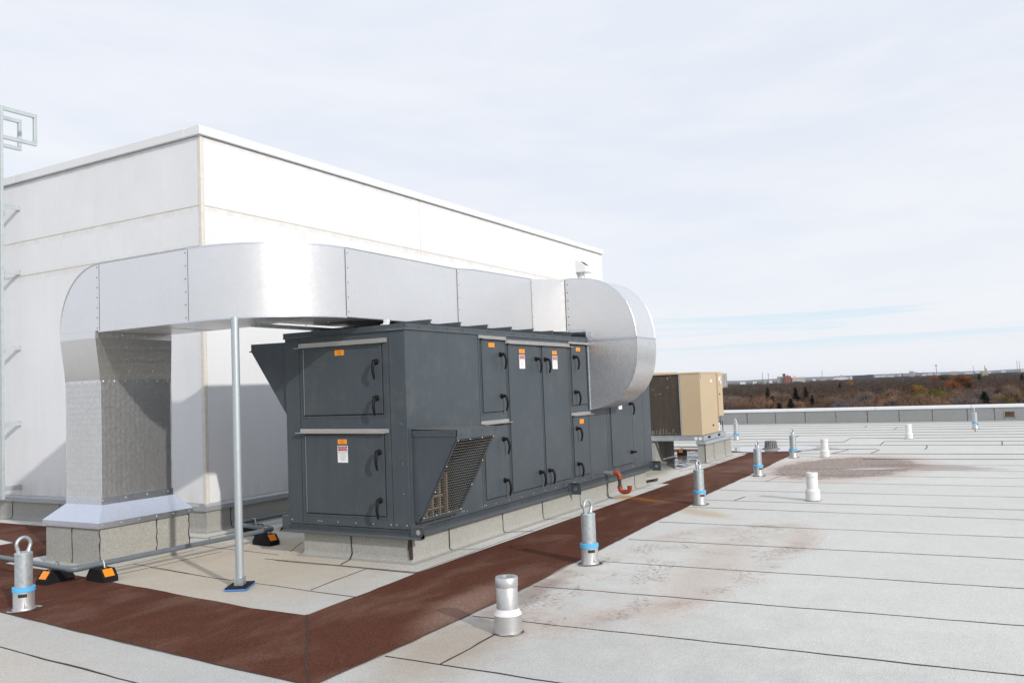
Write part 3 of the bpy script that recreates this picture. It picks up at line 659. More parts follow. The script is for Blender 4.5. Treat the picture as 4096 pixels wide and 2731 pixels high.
def door(side, s0, s1, z0, z1, hinge, handles, label=None, danger=None, fr=.035, rail=None, hz=None, tag=None):
    """hinge: 'a' low-s side or 'b'"""
    mb = MB(); n = (0, -1, 0) if side == 's' else (-1, 0, 0); o = .004; g = .011
    def slab(a, b, c, d, off): 
        if side == 's': mb.box(a, b, Y0 - off, Y0 + .001, c, d)
        else: mb.box(X0 - off, X0 + .001, a, b, c, d)
    slab(s0 - fr, s0 - g, z0 - fr, z1 + fr * .5, o); slab(s1 + g, s1 + fr, z0 - fr, z1 + fr * .5, o); slab(s0 - g, s1 + g, z0 - fr, z0 - g, o)
    k = max(2, round((z1 - z0) / .26))
    for i in range(k + 1):
        z = z0 + (z1 - z0) * i / k
        for s in (s0 - fr * .62, s1 + fr * .62): mb.screw(pt(side, s, z, o), n, .007, .004)
    k = max(2, round((s1 - s0) / .25))
    for i in range(k + 1): mb.screw(pt(side, s0 + (s1 - s0) * i / k, z0 - fr * .65, o), n, .007, .004)
    mb.mat(1); slab(s0 - g, s1 + g, z0 - g, z1 + g, .002)
    part('door_frame', mb, ['grey_paint', 'gap_black'], ahu)
    mb = MB(); e0, e1 = (.006, 0) if hinge == 'a' else (0, .006); off = .013
    if side == 's': mb.box(s0 - e0, s1 + e1, Y0 - off, Y0 - .001, z0, z1)
    else: mb.box(X0 - off, X0 - .001, s0 - e0, s1 + e1, z0, z1)
    hs = s0 - e0 - .004 if hinge == 'a' else s1 + e1 + .004
    d = part('access_door', mb, 'grey_paint', ahu, bevel=.003, label=tag)
    mb = MB(); a = pt(side, hs, z0 + .01, .009); b = pt(side, hs, z1 - .01, .009); nk = max(6, int((z1 - z0) / .035))
    for i in range(nk):
        zA = z0 + .01 + (z1 - z0 - .02) * i / nk; zB_ = z0 + .01 + (z1 - z0 - .02) * (i + .86) / nk
        mb.cyl(pt(side, hs, zA, .008), pt(side, hs, zB_, .008), .0045, 6)
    part('piano_hinge', mb, 'dark_pipe' if side == 's' else 'stainless', d)
    for s, z in handles: put_handle(d, pt(side, s, z, off), side)
    if hz: put_handle(d, pt(side, *hz, off), side, True)
    if label: orange_label(d, side, *label, off)
    if danger: danger_label(d, side, *danger, off)
    return d
def rail(side, s0, s1, z0, z1, drop=0):
    """stainless drip rail: a back leaf screwed on and a lip standing out"""
    mb = MB(); e = drop
    if side == 's':
        mb.loft([(s0, Y0 - .008, z0), (s0, Y0 - .001, z0), (s0, Y0 - .001, z1), (s0, Y0 - .008, z1)], [(s1, Y0 - .008, z0 + e), (s1, Y0 - .001, z0 + e), (s1, Y0 - .001, z1 + e), (s1, Y0 - .008, z1 + e)])
        mb.loft([(s0 + .012, Y0 - .055, z0 - .006), (s0 + .012, Y0 - .008, z0), (s0 + .012, Y0 - .008, z0 + .004), (s0 + .012, Y0 - .055, z0 + .002)], [(s1 + .012, Y0 - .055, z0 - .006 + e), (s1 + .012, Y0 - .008, z0 + e), (s1 + .012, Y0 - .008, z0 + .004 + e), (s1 + .012, Y0 - .055, z0 + .002 + e)])
    else:
        mb.loft([(X0 - .008, s0, z0), (X0 - .001, s0, z0), (X0 - .001, s0, z1), (X0 - .008, s0, z1)], [(X0 - .008, s1, z0 + e), (X0 - .001, s1, z0 + e), (X0 - .001, s1, z1 + e), (X0 - .008, s1, z1 + e)])
        mb.loft([(X0 - .055, s0 + .02, z0 - .006), (X0 - .008, s0 + .02, z0), (X0 - .008, s0 + .02, z0 + .004), (X0 - .055, s0 + .02, z0 + .002)], [(X0 - .055, s1 + .03, z0 - .006 + e), (X0 - .008, s1 + .03, z0 + e), (X0 - .008, s1 + .03, z0 + .004 + e), (X0 - .055, s1 + .03, z0 + .002 + e)])
    k = 4 if s1 - s0 > 1.5 else 2
    for i in range(k + 1):
        s = s0 + .03 + (s1 - s0 - .06) * i / k; mb.screw(pt(side, s, (z0 + z1) / 2 + e * i / k + .006, .008), (0, -1, 0) if side == 's' else (-1, 0, 0), .008, .006)
    part('drip_rail', mb, 'stainless', ahu)
# end face
door('w', 5.425, 6.483, 1.508, 2.232, 'b', [(5.487, 2.04), (5.492, 1.668)], (5.917, 6.041, 2.131, 2.19))
door('w', 5.425, 6.480, .470, 1.297, 'b', [(5.483, 1.116), (5.487, .628)], (5.910, 6.032, 1.200, 1.250), (5.90, 6.038, 1.007, 1.183))
rail('w', 5.352, 6.562, 2.236, 2.281, .004); rail('w', 5.36, 6.565, 1.312, 1.352, .012)
# long face
door('s', 8.326, 8.781, 1.449, 2.298, 'a', [(8.733, 2.125), (8.730, 1.627)], (8.474, 8.605, 2.209, 2.260))
door('s', 8.326, 8.763, .450, 1.284, 'a', [(8.733, 1.116), (8.730, .628)])
door('s', 8.941, 9.674, .456, 2.256, 'a', [(9.640, 2.082), (9.632, .630)], (9.205, 9.348, 2.151, 2.202), (9.203, 9.346, 1.958, 2.132))
door('s', 9.830, 10.561, .457, 2.255, 'b', [(9.895, 2.078), (9.888, .627)], (10.120, 10.253, 2.149, 2.198), (10.116, 10.263, 1.955, 2.130))
door('s', 10.710, 11.172, 1.451, 2.294, 'b', [(10.784, 2.122), (10.783, 1.630)], (10.872, 11.004, 2.210, 2.261))
door('s', 10.686, 11.170, .459, 1.294, 'b', [(10.785, 1.120), (10.780, .626)], (10.895, 11.023, 1.180, 1.243))
d7 = door('s', 12.036, 12.83, .452, 2.255, 'a', [(12.80, 1.40)], hz=(12.79, .625))
mb = MB(); sheet(mb, 's', 12.345, 12.48, 1.325, 1.52, .0146); mb.mat(1)
for i in range(6): sheet(mb, 's', 12.37 + .008 * (i % 3), 12.455 - .01 * (i % 2), 1.36 + i * .022, 1.367 + i * .022, .0156)
part('notice_label', mb, ['white_label', 'label_ink'], d7)
rail('s', 8.264, 8.905, 2.306, 2.348, -.003); rail('s', 8.260, 8.900, 1.313, 1.35, .0); rail('s', 8.876, 10.69, 2.264, 2.310, 0); rail('s', 10.645, 11.31, 2.309, 2.343, 0); rail('s', 10.65, 11.30, 1.303, 1.342, 0)
# casing panel joints and screws
mb = MB()
for x in (8.255, 8.88, 10.63, 11.235, 11.88, 11.94, 12.93, 13.42): mb.box(x - .0015, x + .0015, Y0 - .0015, Y0 + .001, ZB + .02, 2.345)
for y in (5.335, 6.56): mb.box(X0 - .0015, X0 + .001, y - .0015, y + .0015, ZB + .02, 2.345)
split_parts('panel_joint', mb, 'gap_black', ahu)
mb = MB(); x = X0 + .12
while x < X1 - .05: mb.screw((x, Y0, ZB + .035), (0, -1, 0), .008, .005); x += .31
for x in (8.27, 8.31, 10.62, 10.66, 12.86, 12.90, 7.8, 7.84): mb.screw((x, Y0, ZB + .045), (0, -1, 0), .009, .006)
for y in (5.17, 5.30, 5.37, 5.6, 5.83, 6.07, 6.30, 6.34, 6.72): mb.screw((X0, y, ZB + .04), (-1, 0, 0), .010, .007)
for z in (.7, 1.0, 1.4): mb.screw((X0, 5.2, z), (-1, 0, 0), .006, .004)
part('casing_screws', mb, 'stainless', ahu)
# base channel with lifting ends
mb = MB(); C = [(0, .338), (.035, .338), (.035, .330), (.010, .322), (.010, .275), (-.045, .266), (-.045, .258), (.02, .258)]
mb.prism([(Y0 + a, z) for a, z in C], 'x', X0 + .04, X1 - .06)
mb.prism([(X0 + a * 1.2 - .004, z) for a, z in C], 'y', 4.972, 6.864)
mb.prism([(Y1 - a, z) for a, z in C], 'x', X0 + .04, X1 - .06)
mb.box(X0 - .008, X0 + .004, 4.972, 5.125, .262, .378); mb.box(X0 + .005, X0 + .10, 4.985, 5.125, .372, .379); mb.box(X0 - .008, X0 + .004, 6.772, 6.864, .262, .425); mb.box(X0 + .005, X0 + .08, 6.772, 6.864, .418, .425)
part('base_channel', mb, 'grey_paint', ahu, bevel=.002)
mb = MB(); mb.cyl((X0 - .0086, 5.03, .325), (X0 - .0095, 5.03, .325), .026, 18); part('lifting_hole', mb, 'membrane_curb', ahu)
def lug(x, z0=.235, z1=.392):
    mb = MB(); ring_o = []; yA, yB = Y0 - .165, Y0 - .01; cy, cz = Y0 - .085, (z0 + z1) / 2
    for k in range(24):
        a = 2 * math.pi * k / 24; dy, dz = math.cos(a), math.sin(a); t = min((.0775 / abs(dy)) if abs(dy) > 1e-6 else 9, ((z1 - z0) / 2 / abs(dz)) if abs(dz) > 1e-6 else 9)
        ring_o.append((cy + dy * t, cz + dz * t))
    ring_i = [(cy + .026 * math.cos(2 * math.pi * k / 24), cz + .026 * math.sin(2 * math.pi * k / 24)) for k in range(24)]
    fr = [[(x - .006, *p) for p in ring_i], [(x - .006, *p) for p in ring_o], [(x + .006, *p) for p in ring_o], [(x + .006, *p) for p in ring_i]]
    mb.rings(fr, False, True); mb.box(x - .02, x + .05, Y0 - .16, Y0 - .01, z1 - .005, z1 + .002); mb.box(x - .05, x + .05, Y0 - .012, Y0 + .01, z0 + .02, z1); part('lifting_lug', mb, 'grey_paint', ahu)
lug(10.52); lug(13.72)
# intake hood on the long face
HX0, HX1, HY = 6.92, 7.655, 4.575
hd = MB()
hd.prism([(Y0, 1.325), (HY + .012, 1.318), (HY + .012, 1.235), (5.045, .425), (5.062, .418), (Y0, .418)], 'x', HX0, HX0 + .004)
hd.prism([(Y0, 1.325), (HY + .012, 1.318), (HY + .012, 1.235), (5.045, .425), (5.062, .418), (Y0, .418)], 'x', HX1 - .004, HX1)
hd.prism([(Y0, 1.344), (HY, 1.330), (HY, 1.232), (HY + .006, 1.232), (HY + .006, 1.325), (Y0, 1.338)], 'x', HX0 - .008, HX1 + .008)
hd.box(HX0 - .008, HX0 - .001, HY, Y0, 1.265, 1.327); hd.box(HX1 + .001, HX1 + .008, HY, Y0, 1.265, 1.327)
hd.loft([(HX0, 5.045, .425), (HX1, 5.045, .425), (HX1, 5.062, .418), (HX0, 5.062, .418)], [(HX0, 5.025, .46), (HX1, 5.025, .46), (HX1, 5.04, .46), (HX0, 5.04, .46)])
hd.box(HX0, HX1, 5.05, Y0, .412, .420)
for a, b in ((HX0, HX0 + .035), (HX1 - .035, HX1)): hd.loft([(a, HY + .012, 1.235), (b, HY + .012, 1.235), (b, HY + .017, 1.238), (a, HY + .017, 1.238)], [(a, 5.043, .425), (b, 5.043, .425), (b, 5.048, .428), (a, 5.048, .428)])
hd.box(X0 + .015, HX0, Y0 - .006, Y0 - .001, .36, 1.36)
nv = Vector((0, -.81, -.47)).normalized()
for y in (4.62, 4.85, 5.09): hd.screw((HX0 - .008, y, 1.30), (-1, 0, 0), .010, .007)
for t in (.05, .35, .65, .92): hd.screw((HX0, HY + .045 + (5.045 - HY) * t, 1.235 + (.425 - 1.235) * t), (-1, 0, 0), .008, .006)
for x in (7.0, 7.2, 7.4, 7.58): hd.screw((x, HY, 1.30 if x in (7.2, 7.4) else 1.29), (0, -1, 0), .009, .006)
hood = part('intake_hood', hd, 'grey_paint', ahu)
ms = MB(); A = Vector((0, HY + .02, 1.222)); B = Vector((0, 5.035, .452)); n_h = 27; n_v = 17; xa, xb = HX0 + .03, HX1 - .03; q = random.Random(2)
off = Vector((0, -.004, -.002))
def sag(u, v): return .010 * math.sin(math.pi * u) * math.sin(math.pi * v)
for i in range(n_h + 1):
    p = A.lerp(B, i / n_h); ms.tube([(xa + (xb - xa) * u / 6, p.y - .004 + sag(u / 6, i / n_h), p.z - .002) for u in range(7)], .0017, 4)
for j in range(n_v + 1):
    x = xa + (xb - xa) * j / n_v; ms.tube([(x, A.lerp(B, u / 6).y - .002 + sag(j / n_v, u / 6), A.lerp(B, u / 6).z) for u in range(7)], .0011, 4)
part('mesh_screen', ms, 'wire', hood)
ms = MB()
for x in (xa, xa + .22, xa + .45, xb): 
    for p in (A, B): ms.screw((x, p.y - .008, p.z), nv, .009, .008)
for t in (.33, .66):
    p = A.lerp(B, t)
    for x in (xa, xb): ms.screw((x, p.y - .008, p.z), nv, .009, .008)
split_parts('screen_bolt', ms, 'stainless', hood)
ms = MB(); ms.box(HX0 + .006, HX1 - .006, Y0 - .004, Y0 - .0015, .43, 1.32); part('dark_opening', ms, 'gap_black', hood)
ms = MB()
for x, zt_ in ((7.00, .80), (7.11, .92), (7.24, .98), (7.37, .86)): ms.box(x, x + .022, Y0 - .10, Y0 - .07, .44, zt_)
for z in (.52, .64, .82): ms.box(HX0 + .01, 7.26, Y0 - .13, Y0 - .105, z, z + .018)
split_parts('damper_blade', ms, 'blade_tan', hood)
mb = MB(); sheet(mb, 's', 7.668, 7.676, 1.235, 1.275, .003)
# exhaust hood on the wall side
mb = MB(); ye = Y1; pr = [(ye, 2.32), (ye + .555, 2.328), (ye + .555, 2.245), (ye + .012, 1.50), (ye, 1.50)]
mb.prism(pr, 'x', X0 + .03, X0 + .95); mb.box(X0 + .02, X0 + .96, ye + .548, ye + .575, 2.238, 2.252); part('exhaust_hood', mb, 'grey_paint', ahu, bevel=.003)
# drain trap
tr = MB(); px, pz = 11.72, .405
tr.cyl((px, Y0, pz), (px, Y0 - .165, pz), .029, 14)
dt = part('drain_trap', tr, 'galv_post', ahu, smooth=True)
def arc(c, r, a0, a1, n=7): return [(px, c[0] + r * math.cos(R(a0 + (a1 - a0) * i / n)), c[1] + r * math.sin(R(a0 + (a1 - a0) * i / n))) for i in range(n + 1)]
yv = Y0 - .235
el = MB(); el.tube(arc((yv + .055, pz - .055), .055, 90, 180), .033, 14); el.tube([(px, yv + .085, pz), (px, yv + .045, pz)], .038, 14); el.tube([(px, yv, pz - .085), (px, yv, pz - .048)], .038, 14); part('elbow', el, 'orange_iron', dt, smooth=True)
el = MB(); el.cyl((px, yv, pz - .07), (px, yv, pz - .20), .025, 14); part('drop_pipe', el, 'dark_pipe', dt, smooth=True)
el = MB(); zl = pz - .255; el.tube(arc((yv - .055, zl + .035), .055, 0, -90), .033, 14); el.tube([(px, yv, zl + .065), (px, yv, zl + .03)], .038, 14); el.tube([(px, yv - .085, zl - .02), (px, yv - .05, zl - .02)], .036, 14); part('elbow', el, 'orange_iron', dt, smooth=True)
el = MB(); el.cyl((px, yv - .06, zl - .02), (px, yv - .10, zl - .02), .024, 12); part('nipple', el, 'cast_iron', dt, smooth=True)
el = MB(); el.tube(arc((yv - .10, zl + .035), .055, -90, -180), .032, 14); el.tube([(px, yv - .155, zl + .02), (px, yv - .155, zl + .065), (px, yv - .155, zl + .069), (px, yv - .155, zl + .02)], [.033, .039, .029, .025], 14); part('elbow', el, 'orange_iron', dt, smooth=True)

# ------------------------------------------------------------------ the big duct
du = thing('air_duct', 'galvanized rectangular air duct sweeping from roof curb round to the air unit', 'duct', (5.48, 8.1, 0))
dc = thing('roof_curb', 'square grey membrane curb carrying the foot of the galvanized duct', 'roof curb', (5.54, 8.15, 0))
mb = MB(); mb.box(5.54, 6.67, 8.14, 9.06, .004, .47); mb.loft([(5.50, 8.10, .005), (6.71, 8.10, .005), (6.71, 9.1, .005), (5.50, 9.1, .005)], [(5.538, 8.138, .05), (6.672, 8.138, .05), (6.672, 9.062, .05), (5.538, 9.062, .05)]); part('membrane', mb, 'membrane_curb', dc)
mb = MB(); q = random.Random(9)
for side, s in (('s', 6.23), ('s', 5.545), ('w', 8.6), ('s', 6.66)):
    z = .03; pr = None
    while z < .46:
        c = s + q.uniform(-.008, .008); hw = q.uniform(.004, .009)
        b = mb.add([(c - hw, 8.137, z), (c + hw, 8.137, z)] if side == 's' else [(5.537, c + hw, z), (5.537, c - hw, z)])
        if pr is not None: mb.face((pr, pr + 1, b + 1, b))
        pr = b; z += .04
split_parts('lap_seam', mb, 'bitumen', dc)
mb = MB()
def rect(x0, x1, y0, y1, z): return [(x0, y0, z), (x1, y0, z), (x1, y1, z), (x0, y1, z)]
mb.rings([rect(5.515, 6.695, 8.105, 9.085, .43), rect(5.513, 6.697, 8.103, 9.087, .488), rect(5.642, 6.538, 8.242, 8.858, .655), rect(5.642, 6.538, 8.242, 8.858, .735)])
for i in range(6): mb.screw((5.56 + i * .217, 8.104, .46), (0, -1, 0), .012, .009)
for i in range(4): mb.screw((5.66 + i * .27, 8.242, .70), (0, -1, 0), .012, .010)
for i in range(4): mb.screw((5.642, 8.3 + i * .16, .70), (-1, 0, 0), .010, .007)
part('base_flashing', mb, 'galv_flashing', du)
mb = MB(); mb.rings([rect(5.65, 6.53, 8.25, 8.85, .60), rect(5.65, 6.53, 8.25, 8.85, 1.955)]); 
for y in (8.245,): mb.cyl((5.648, 8.248, .7), (5.648, 8.248, 1.95), .006, 6); mb.cyl((6.532, 8.248, .7), (6.532, 8.248, 1.95), .006, 6)
part('riser', mb, 'galv_embossed', du)
mb = MB(); mb.rings([rect(5.645, 6.535, 8.245, 8.855, 1.94), rect(5.645, 6.535, 8.245, 8.855, 1.975), rect(5.425, 6.355, 8.0, 8.60, 2.40), rect(5.425, 6.355, 8.0, 8.60, 2.47)])
for i in range(7): mb.screw((5.68 + i * .135, 8.245, 1.957), (0, -1, 0), .011, .007)
for i in range(5): mb.screw((5.645, 8.3 + i * .125, 1.957), (-1, 0, 0), .010, .007)
for i in range(7): mb.screw((5.46 + i * .14, 8.0, 2.44), (0, -1, 0), .011, .007)
for x in (5.78, 6.08):
    for t in (.2, .5, .8): mb.screw((x + .22 * (1 - t), 8.245 - .245 * t, 1.975 + .425 * t), (0, -.87, -.5), .011, .007)
mb.m = [1 if (i < 12 and i % 4 == 3) else m_ for i, m_ in enumerate(mb.m)]; part('offset_transition', mb, ['galv_embossed', 'galv_duct'], du)
mb = MB(); prof = [(7.945, 2.472), (8.6, 2.472)] + [(7.945 + .655 * math.cos(R(a)), 2.505 + .655 * math.sin(R(a))) for a in range(0, 91, 6)]
mb.prism(prof, 'x', 5.432, 6.348); part('riser_elbow', mb, 'galv_duct', du, smooth=True)
def seamstrip_w(mb, y, x, z0, z1, n=7):
    mb.mat(0).box(x - .003, x + .002, y - .010, y + .012, z0, z1)
    mb.mat(1).box(x - .0025, x + .002, y - .0120, y - .0102, z0, z1)
    mb.mat(2)
    for i in range(n): mb.screw((x - .001, y + .020 + .004 * (i % 2), z0 + .03 + (z1 - z0 - .06) * i / (n - 1)), (-1, 0, 0), .008, .006)
mb = MB(); mb.box(5.43, 6.35, 6.60, 7.945, 2.465, 3.160); mb.box(5.426, 5.434, 6.60, 7.95, 2.455, 2.470); part('straight_section', mb, 'galv_duct', du, smooth=True)
mb = MB(); ccx, ccy, Ro, Ri = 6.48, 6.60, 1.05, .14
def cz(t): return 2.465 + .025 * t, 3.160 + .022 * t
rs = []
for i in range(25):
    a = R(180 + 90 * i / 24); z0, z1 = cz(i / 24); c, s = math.cos(a), math.sin(a)
    rs.append([(ccx + Ro * c, ccy + Ro * s, z0), (ccx + Ri * c, ccy + Ri * s, z0), (ccx + Ri * c, ccy + Ri * s, z1), (ccx + Ro * c, ccy + Ro * s, z1)])
mb.rings(rs); part('corner_elbow', mb, 'galv_duct', du, smooth=True)
mb = MB(); rs = []
for i in range(25):
    a = R(180 + 90 * i / 24); z0, z1 = cz(i / 24); c, s = math.cos(a), math.sin(a)
    rs.append([(ccx + (Ro + .005) * c, ccy + (Ro + .005) * s, z0 - .012), (ccx + (Ro - .01) * c, ccy + (Ro - .01) * s, z0 - .012), (ccx + (Ro - .01) * c, ccy + (Ro - .01) * s, z0 + .004), (ccx + (Ro + .005) * c, ccy + (Ro + .005) * s, z0 + .004)])
mb.rings(rs)
rs = []
for i in range(25):
    a = R(180 + 90 * i / 24); z0, z1 = cz(i / 24); c, s = math.cos(a), math.sin(a)
    rs.append([(ccx + (Ro + .004) * c, ccy + (Ro + .004) * s, z1 - .006), (ccx + (Ro - .01) * c, ccy + (Ro - .01) * s, z1 - .006), (ccx + (Ro - .01) * c, ccy + (Ro - .01) * s, z1 + .006), (ccx + (Ro + .004) * c, ccy + (Ro + .004) * s, z1 + .006)])
mb.rings(rs); split_parts('edge_seam', mb, 'galv_flashing', du, smooth=True)
mb = MB()
for xx in (5.431, 6.349): mb.tube([(xx, 8.60, 2.475)] + [(xx, y, z) for y, z in prof[2:]], .0055, 6)
for a_, b_ in (((5.431, 7.945, 3.162), (5.431, 6.60, 3.162)), ((5.431, 7.945, 2.464), (5.431, 6.60, 2.464)), ((6.48, 5.549, 3.184), (8.58, 5.588, 3.192)), ((6.48, 5.549, 2.488), (8.58, 5.588, 2.498)), ((8.95, 5.592, 3.223), (10.6, 5.65, 3.267)), ((8.58, 5.588, 3.193), (8.95, 5.592, 3.223)), ((8.58, 5.588, 2.498), (10.6, 5.65, 2.52)), ((5.43, 8.0, 2.46), (5.648, 8.248, 1.965)), ((5.43, 8.6, 2.46), (5.648, 8.85, 1.965)), ((6.35, 8.0, 2.46), (6.53, 8.248, 1.965)), ((5.648, 8.85, 1.965), (5.648, 8.85, .73))): mb.cyl(a_, b_, .0055, 6)
split_parts('folded_edge', mb, 'galv_post', du)
mb = MB(); mb.loft([(6.48, 5.55, 2.49), (6.48, 6.46, 2.49), (6.48, 6.46, 3.182), (6.48, 5.55, 3.182)], [(8.58, 5.59, 2.50), (8.58, 6.46, 2.50), (8.58, 6.46, 3.19), (8.58, 5.59, 3.19)]); part('straight_section', mb, 'galv_duct', du)
mb = MB(); mb.rings([[(8.58, 5.586, 2.498), (8.58, 6.465, 2.498), (8.58, 6.465, 3.192), (8.58, 5.586, 3.192)], [(8.95, 5.592, 2.50), (8.95, 6.465, 2.50), (8.95, 6.465, 3.222), (8.95, 5.592, 3.222)], [(10.6, 5.65, 2.52), (10.6, 6.465, 2.52), (10.6, 6.465, 3.266), (10.6, 5.65, 3.266)]]); part('straight_section', mb, 'galv_duct', du)
mb = MB()
plan = [(10.6, 5.655), (10.80, 5.60), (11.0, 5.525), (11.246, 5.43), (12.0, 5.43), (12.0, 5.9)] + [(11.45 + .55 * math.cos(R(a)), 5.9 + .57 * math.sin(R(a))) for a in range(15, 91, 15)] + [(10.6, 6.47)]
mb.loft([(x, y, 2.522) for x, y in plan], [(x, y, 3.27 + .03 * min(1, (x - 10.6) / .65)) for x, y in plan]); part('outlet_elbow', mb, 'galv_duct', du)
# the half-round hood down into the side of the unit
outer = [(5.43, 3.30), (5.30, 3.298), (5.186, 3.290), (5.02, 3.268), (4.849, 3.218), (4.74, 3.160), (4.64, 3.085), (4.55, 2.995), (4.475, 2.895), (4.42, 2.79), (4.38, 2.67), (4.354, 2.54), (4.338, 2.379)]
lower = [(4.338, 2.379), (4.334, 2.26), (4.341, 2.13), (4.357, 2.0), (4.385, 1.89), (4.422, 1.79), (4.48, 1.69), (4.549, 1.604), (4.63, 1.535), (4.71, 1.482), (4.81, 1.435), (4.922, 1.399), (5.02, 1.378), (Y0 - .002, 1.364)]
mb = MB(); mb.prism([(5.43, 2.53)] + outer + [(Y0 - .02, 2.372), (Y0 - .02, 2.42), (5.11, 2.43), (5.11, 2.53)], 'x', 11.246, 12.0); part('return_elbow_top', mb, 'galv_duct', du, smooth=True)
mb = MB(); mb.prism(lower + [(Y0 - .002, 2.376)], 'x', 11.25, 11.996); part('return_elbow_bottom', mb, 'galv_mottled', du, smooth=True)
mb = MB()
mb.box(11.240, 11.250, 4.335, Y0 - .02, 2.358, 2.392); mb.box(11.24, 12.006, 4.326, 4.340, 2.365, 2.385)
for y in (4.42, 4.75, 5.05): mb.screw((11.240, y, 2.372), (-1, 0, 0), .011, .007)
for x in (11.35, 11.52, 11.7, 11.88): mb.screw((x, 4.326, 2.375), (0, -1, 0), .010, .006)
for pp in (outer, lower):
    for xx in (11.247, 11.999): mb.tube([(xx, y, z) for y, z in pp], .005, 6)
mb.box(11.238, 11.25, Y0 - .03, Y0 - .012, 1.36, 2.30)
for i in range(5): mb.screw((11.238, Y0 - .02, 1.45 + i * .19), (-1, 0, 0), .009, .006)
mb.box(11.236, 11.248, 5.11, 5.43, 2.50, 2.545)
for y in (5.15, 5.28, 5.38): mb.screw((11.236, y, 2.52), (-1, 0, 0), .010, .006)
mb.box(11.238, 11.25, 5.03, 5.12, 2.42, 2.50)
part('joint_strip', mb, 'galv_flashing', du)
mb = MB(); seamstrip_w(mb, 7.945, 5.43, 2.47, 3.155, 7); seamstrip_w(mb, 6.60, 5.43, 2.47, 3.155, 6)
def seamstrip_s(mb, x, y, z0, z1, n=6):
    mb.mat(0).box(x - .010, x + .012, y - .004, y + .002, z0, z1)
    mb.mat(1).box(x - .0118, x - .0102, y - .0035, y + .002, z0, z1)
    mb.mat(2)
    for i in range(n): mb.screw((x + .02, y - .001, z0 + .04 + (z1 - z0 - .08) * i / (n - 1)), (0, -1, 0), .008, .006)
seamstrip_s(mb, 6.49, 5.548, 2.50, 3.17, 5); seamstrip_s(mb, 8.58, 5.588, 2.50, 3.185, 5); seamstrip_s(mb, 10.60, 5.65, 2.52, 3.255, 5); mb.mat(1).box(11.2405, 11.250, 5.425, 5.432, 2.53, 3.29)
for i in range(6): mb.screw((11.246, 5.39, 2.62 + i * .12), (-1, 0, 0), .010, .007)
part('section_seams', mb, ['galv_duct', 'dark_pipe', 'cast_iron'], du)
mb = MB()
for x, y in ((5.7, 7.6), (5.9, 7.2), (5.75, 6.85), (6.1, 6.7), (6.2, 7.4), (5.95, 6.35), (6.3, 6.05), (6.6, 5.9), (6.7, 6.3)): mb.screw((x, y, 2.468), (0, 0, -1), .010, .007)
mb.box(5.45, 6.33, 7.275, 7.285, 2.4625, 2.466); split_parts('bottom_screw', mb, 'galv_post', du)
# duct support
po = thing('support_post', 'slim galvanized pipe post holding up the curved duct corner', 'post', (5.50, 6.05, 0))
mb = MB(); mb.tube([(5.50, 6.05, .06), (5.515, 6.065, 1.2), (5.53, 6.08, 2.47)], .036, 20); part('pipe', mb, 'galv_pipe', po, smooth=True)
c, s = math.cos(R(-60)), math.sin(R(-60))
def rotbox(mb, cx, cy, hx, hy, z0, z1): mb.loft([(cx + a * c - b * s, cy + a * s + b * c, z0) for a, b in ((-hx, -hy), (hx, -hy), (hx, hy), (-hx, hy))], [(cx + a * c - b * s, cy + a * s + b * c, z1) for a, b in ((-hx, -hy), (hx, -hy), (hx, hy), (-hx, hy))])
mb = MB(); rotbox(mb, 5.50, 6.05, .095, .135, .022, .034); part('base_plate', mb, 'rubber', po)
mb = MB(); rotbox(mb, 5.50, 6.05, .094, .134, .004, .0218); part('foam_pad', mb, 'blue_foam', po)
mb = MB(); rotbox(mb, 5.50, 6.05, .040, .048, .0342, .10); part('socket', mb, 'galv_post', po)
st = thing('support_strut', 'galvanized strut lying under the duct on the edge of the grey unit', 'strut', (6.9, 6.3, 2.42))
mb = MB(); mb.prism([(6.36, 2.425), (6.40, 2.425), (6.40, 2.462), (6.36, 2.462)], 'x', 6.02, 8.2); part('cross_bar', mb, 'galv_post', st, bevel=.003)
mb = MB(); mb.box(6.90, 7.0, 6.30, 6.42, 2.410, 2.424); mb.screw((6.93, 6.33, 2.424), (0, 0, 1), .012, .01); part('bracket', mb, 'galv_post', st)
cl = thing('duct_clamp', 'small white clamp at the near top corner of the grey unit', 'clamp', (6.9, 5.42, 2.41))
mb = MB(); mb.box(6.86, 6.96, 5.37, 5.43, 2.410, 2.422); mb.box(6.90, 6.94, 5.375, 5.42, 2.4225, 2.475); mb.screw((6.875, 5.40, 2.422), (0, 0, 1), .010, .01); mb.screw((6.93, 5.375, 2.45), (0, -1, 0), .014, .01); part('bracket', mb, 'coping_metal', cl)

# ------------------------------------------------------------------ conduit on rubber blocks
cp = thing('conduit_pipe', 'blue-grey pipe running round the duct curb and along the penthouse wall', 'pipe', (4.94, 7.68, .16)); zp = .168; rp = .026
def corner(p, a, b, r=.09, n=6):
    p, a, b = Vector(p), Vector(a), Vector(b); u = (a - p).normalized(); v = (b - p).normalized(); s, e = p + u * r, p + v * r
    return [tuple((1 - t) ** 2 * s + 2 * t * (1 - t) * p + t * t * e) for t in [i / n for i in range(n + 1)]]
path = [(5.16, 12.5, zp), (5.06, 9.1, zp)] + corner((4.93, 7.665, zp), (5.06, 9.1, zp), (6.2, 7.59, zp)) + [(6.2, 7.59, zp)] + corner((7.34, 7.50, zp), (6.2, 7.59, zp), (7.48, 8.3, zp)) + corner((7.48, 8.32, zp), (7.34, 7.5, zp), (8.2, 8.24, zp)) + [(9.0, 8.22, zp), (13.4, 8.15, zp)]
mb = MB(); mb.tube(path, rp, 14); part('pipe_run', mb, 'blue_pipe', cp, smooth=True)
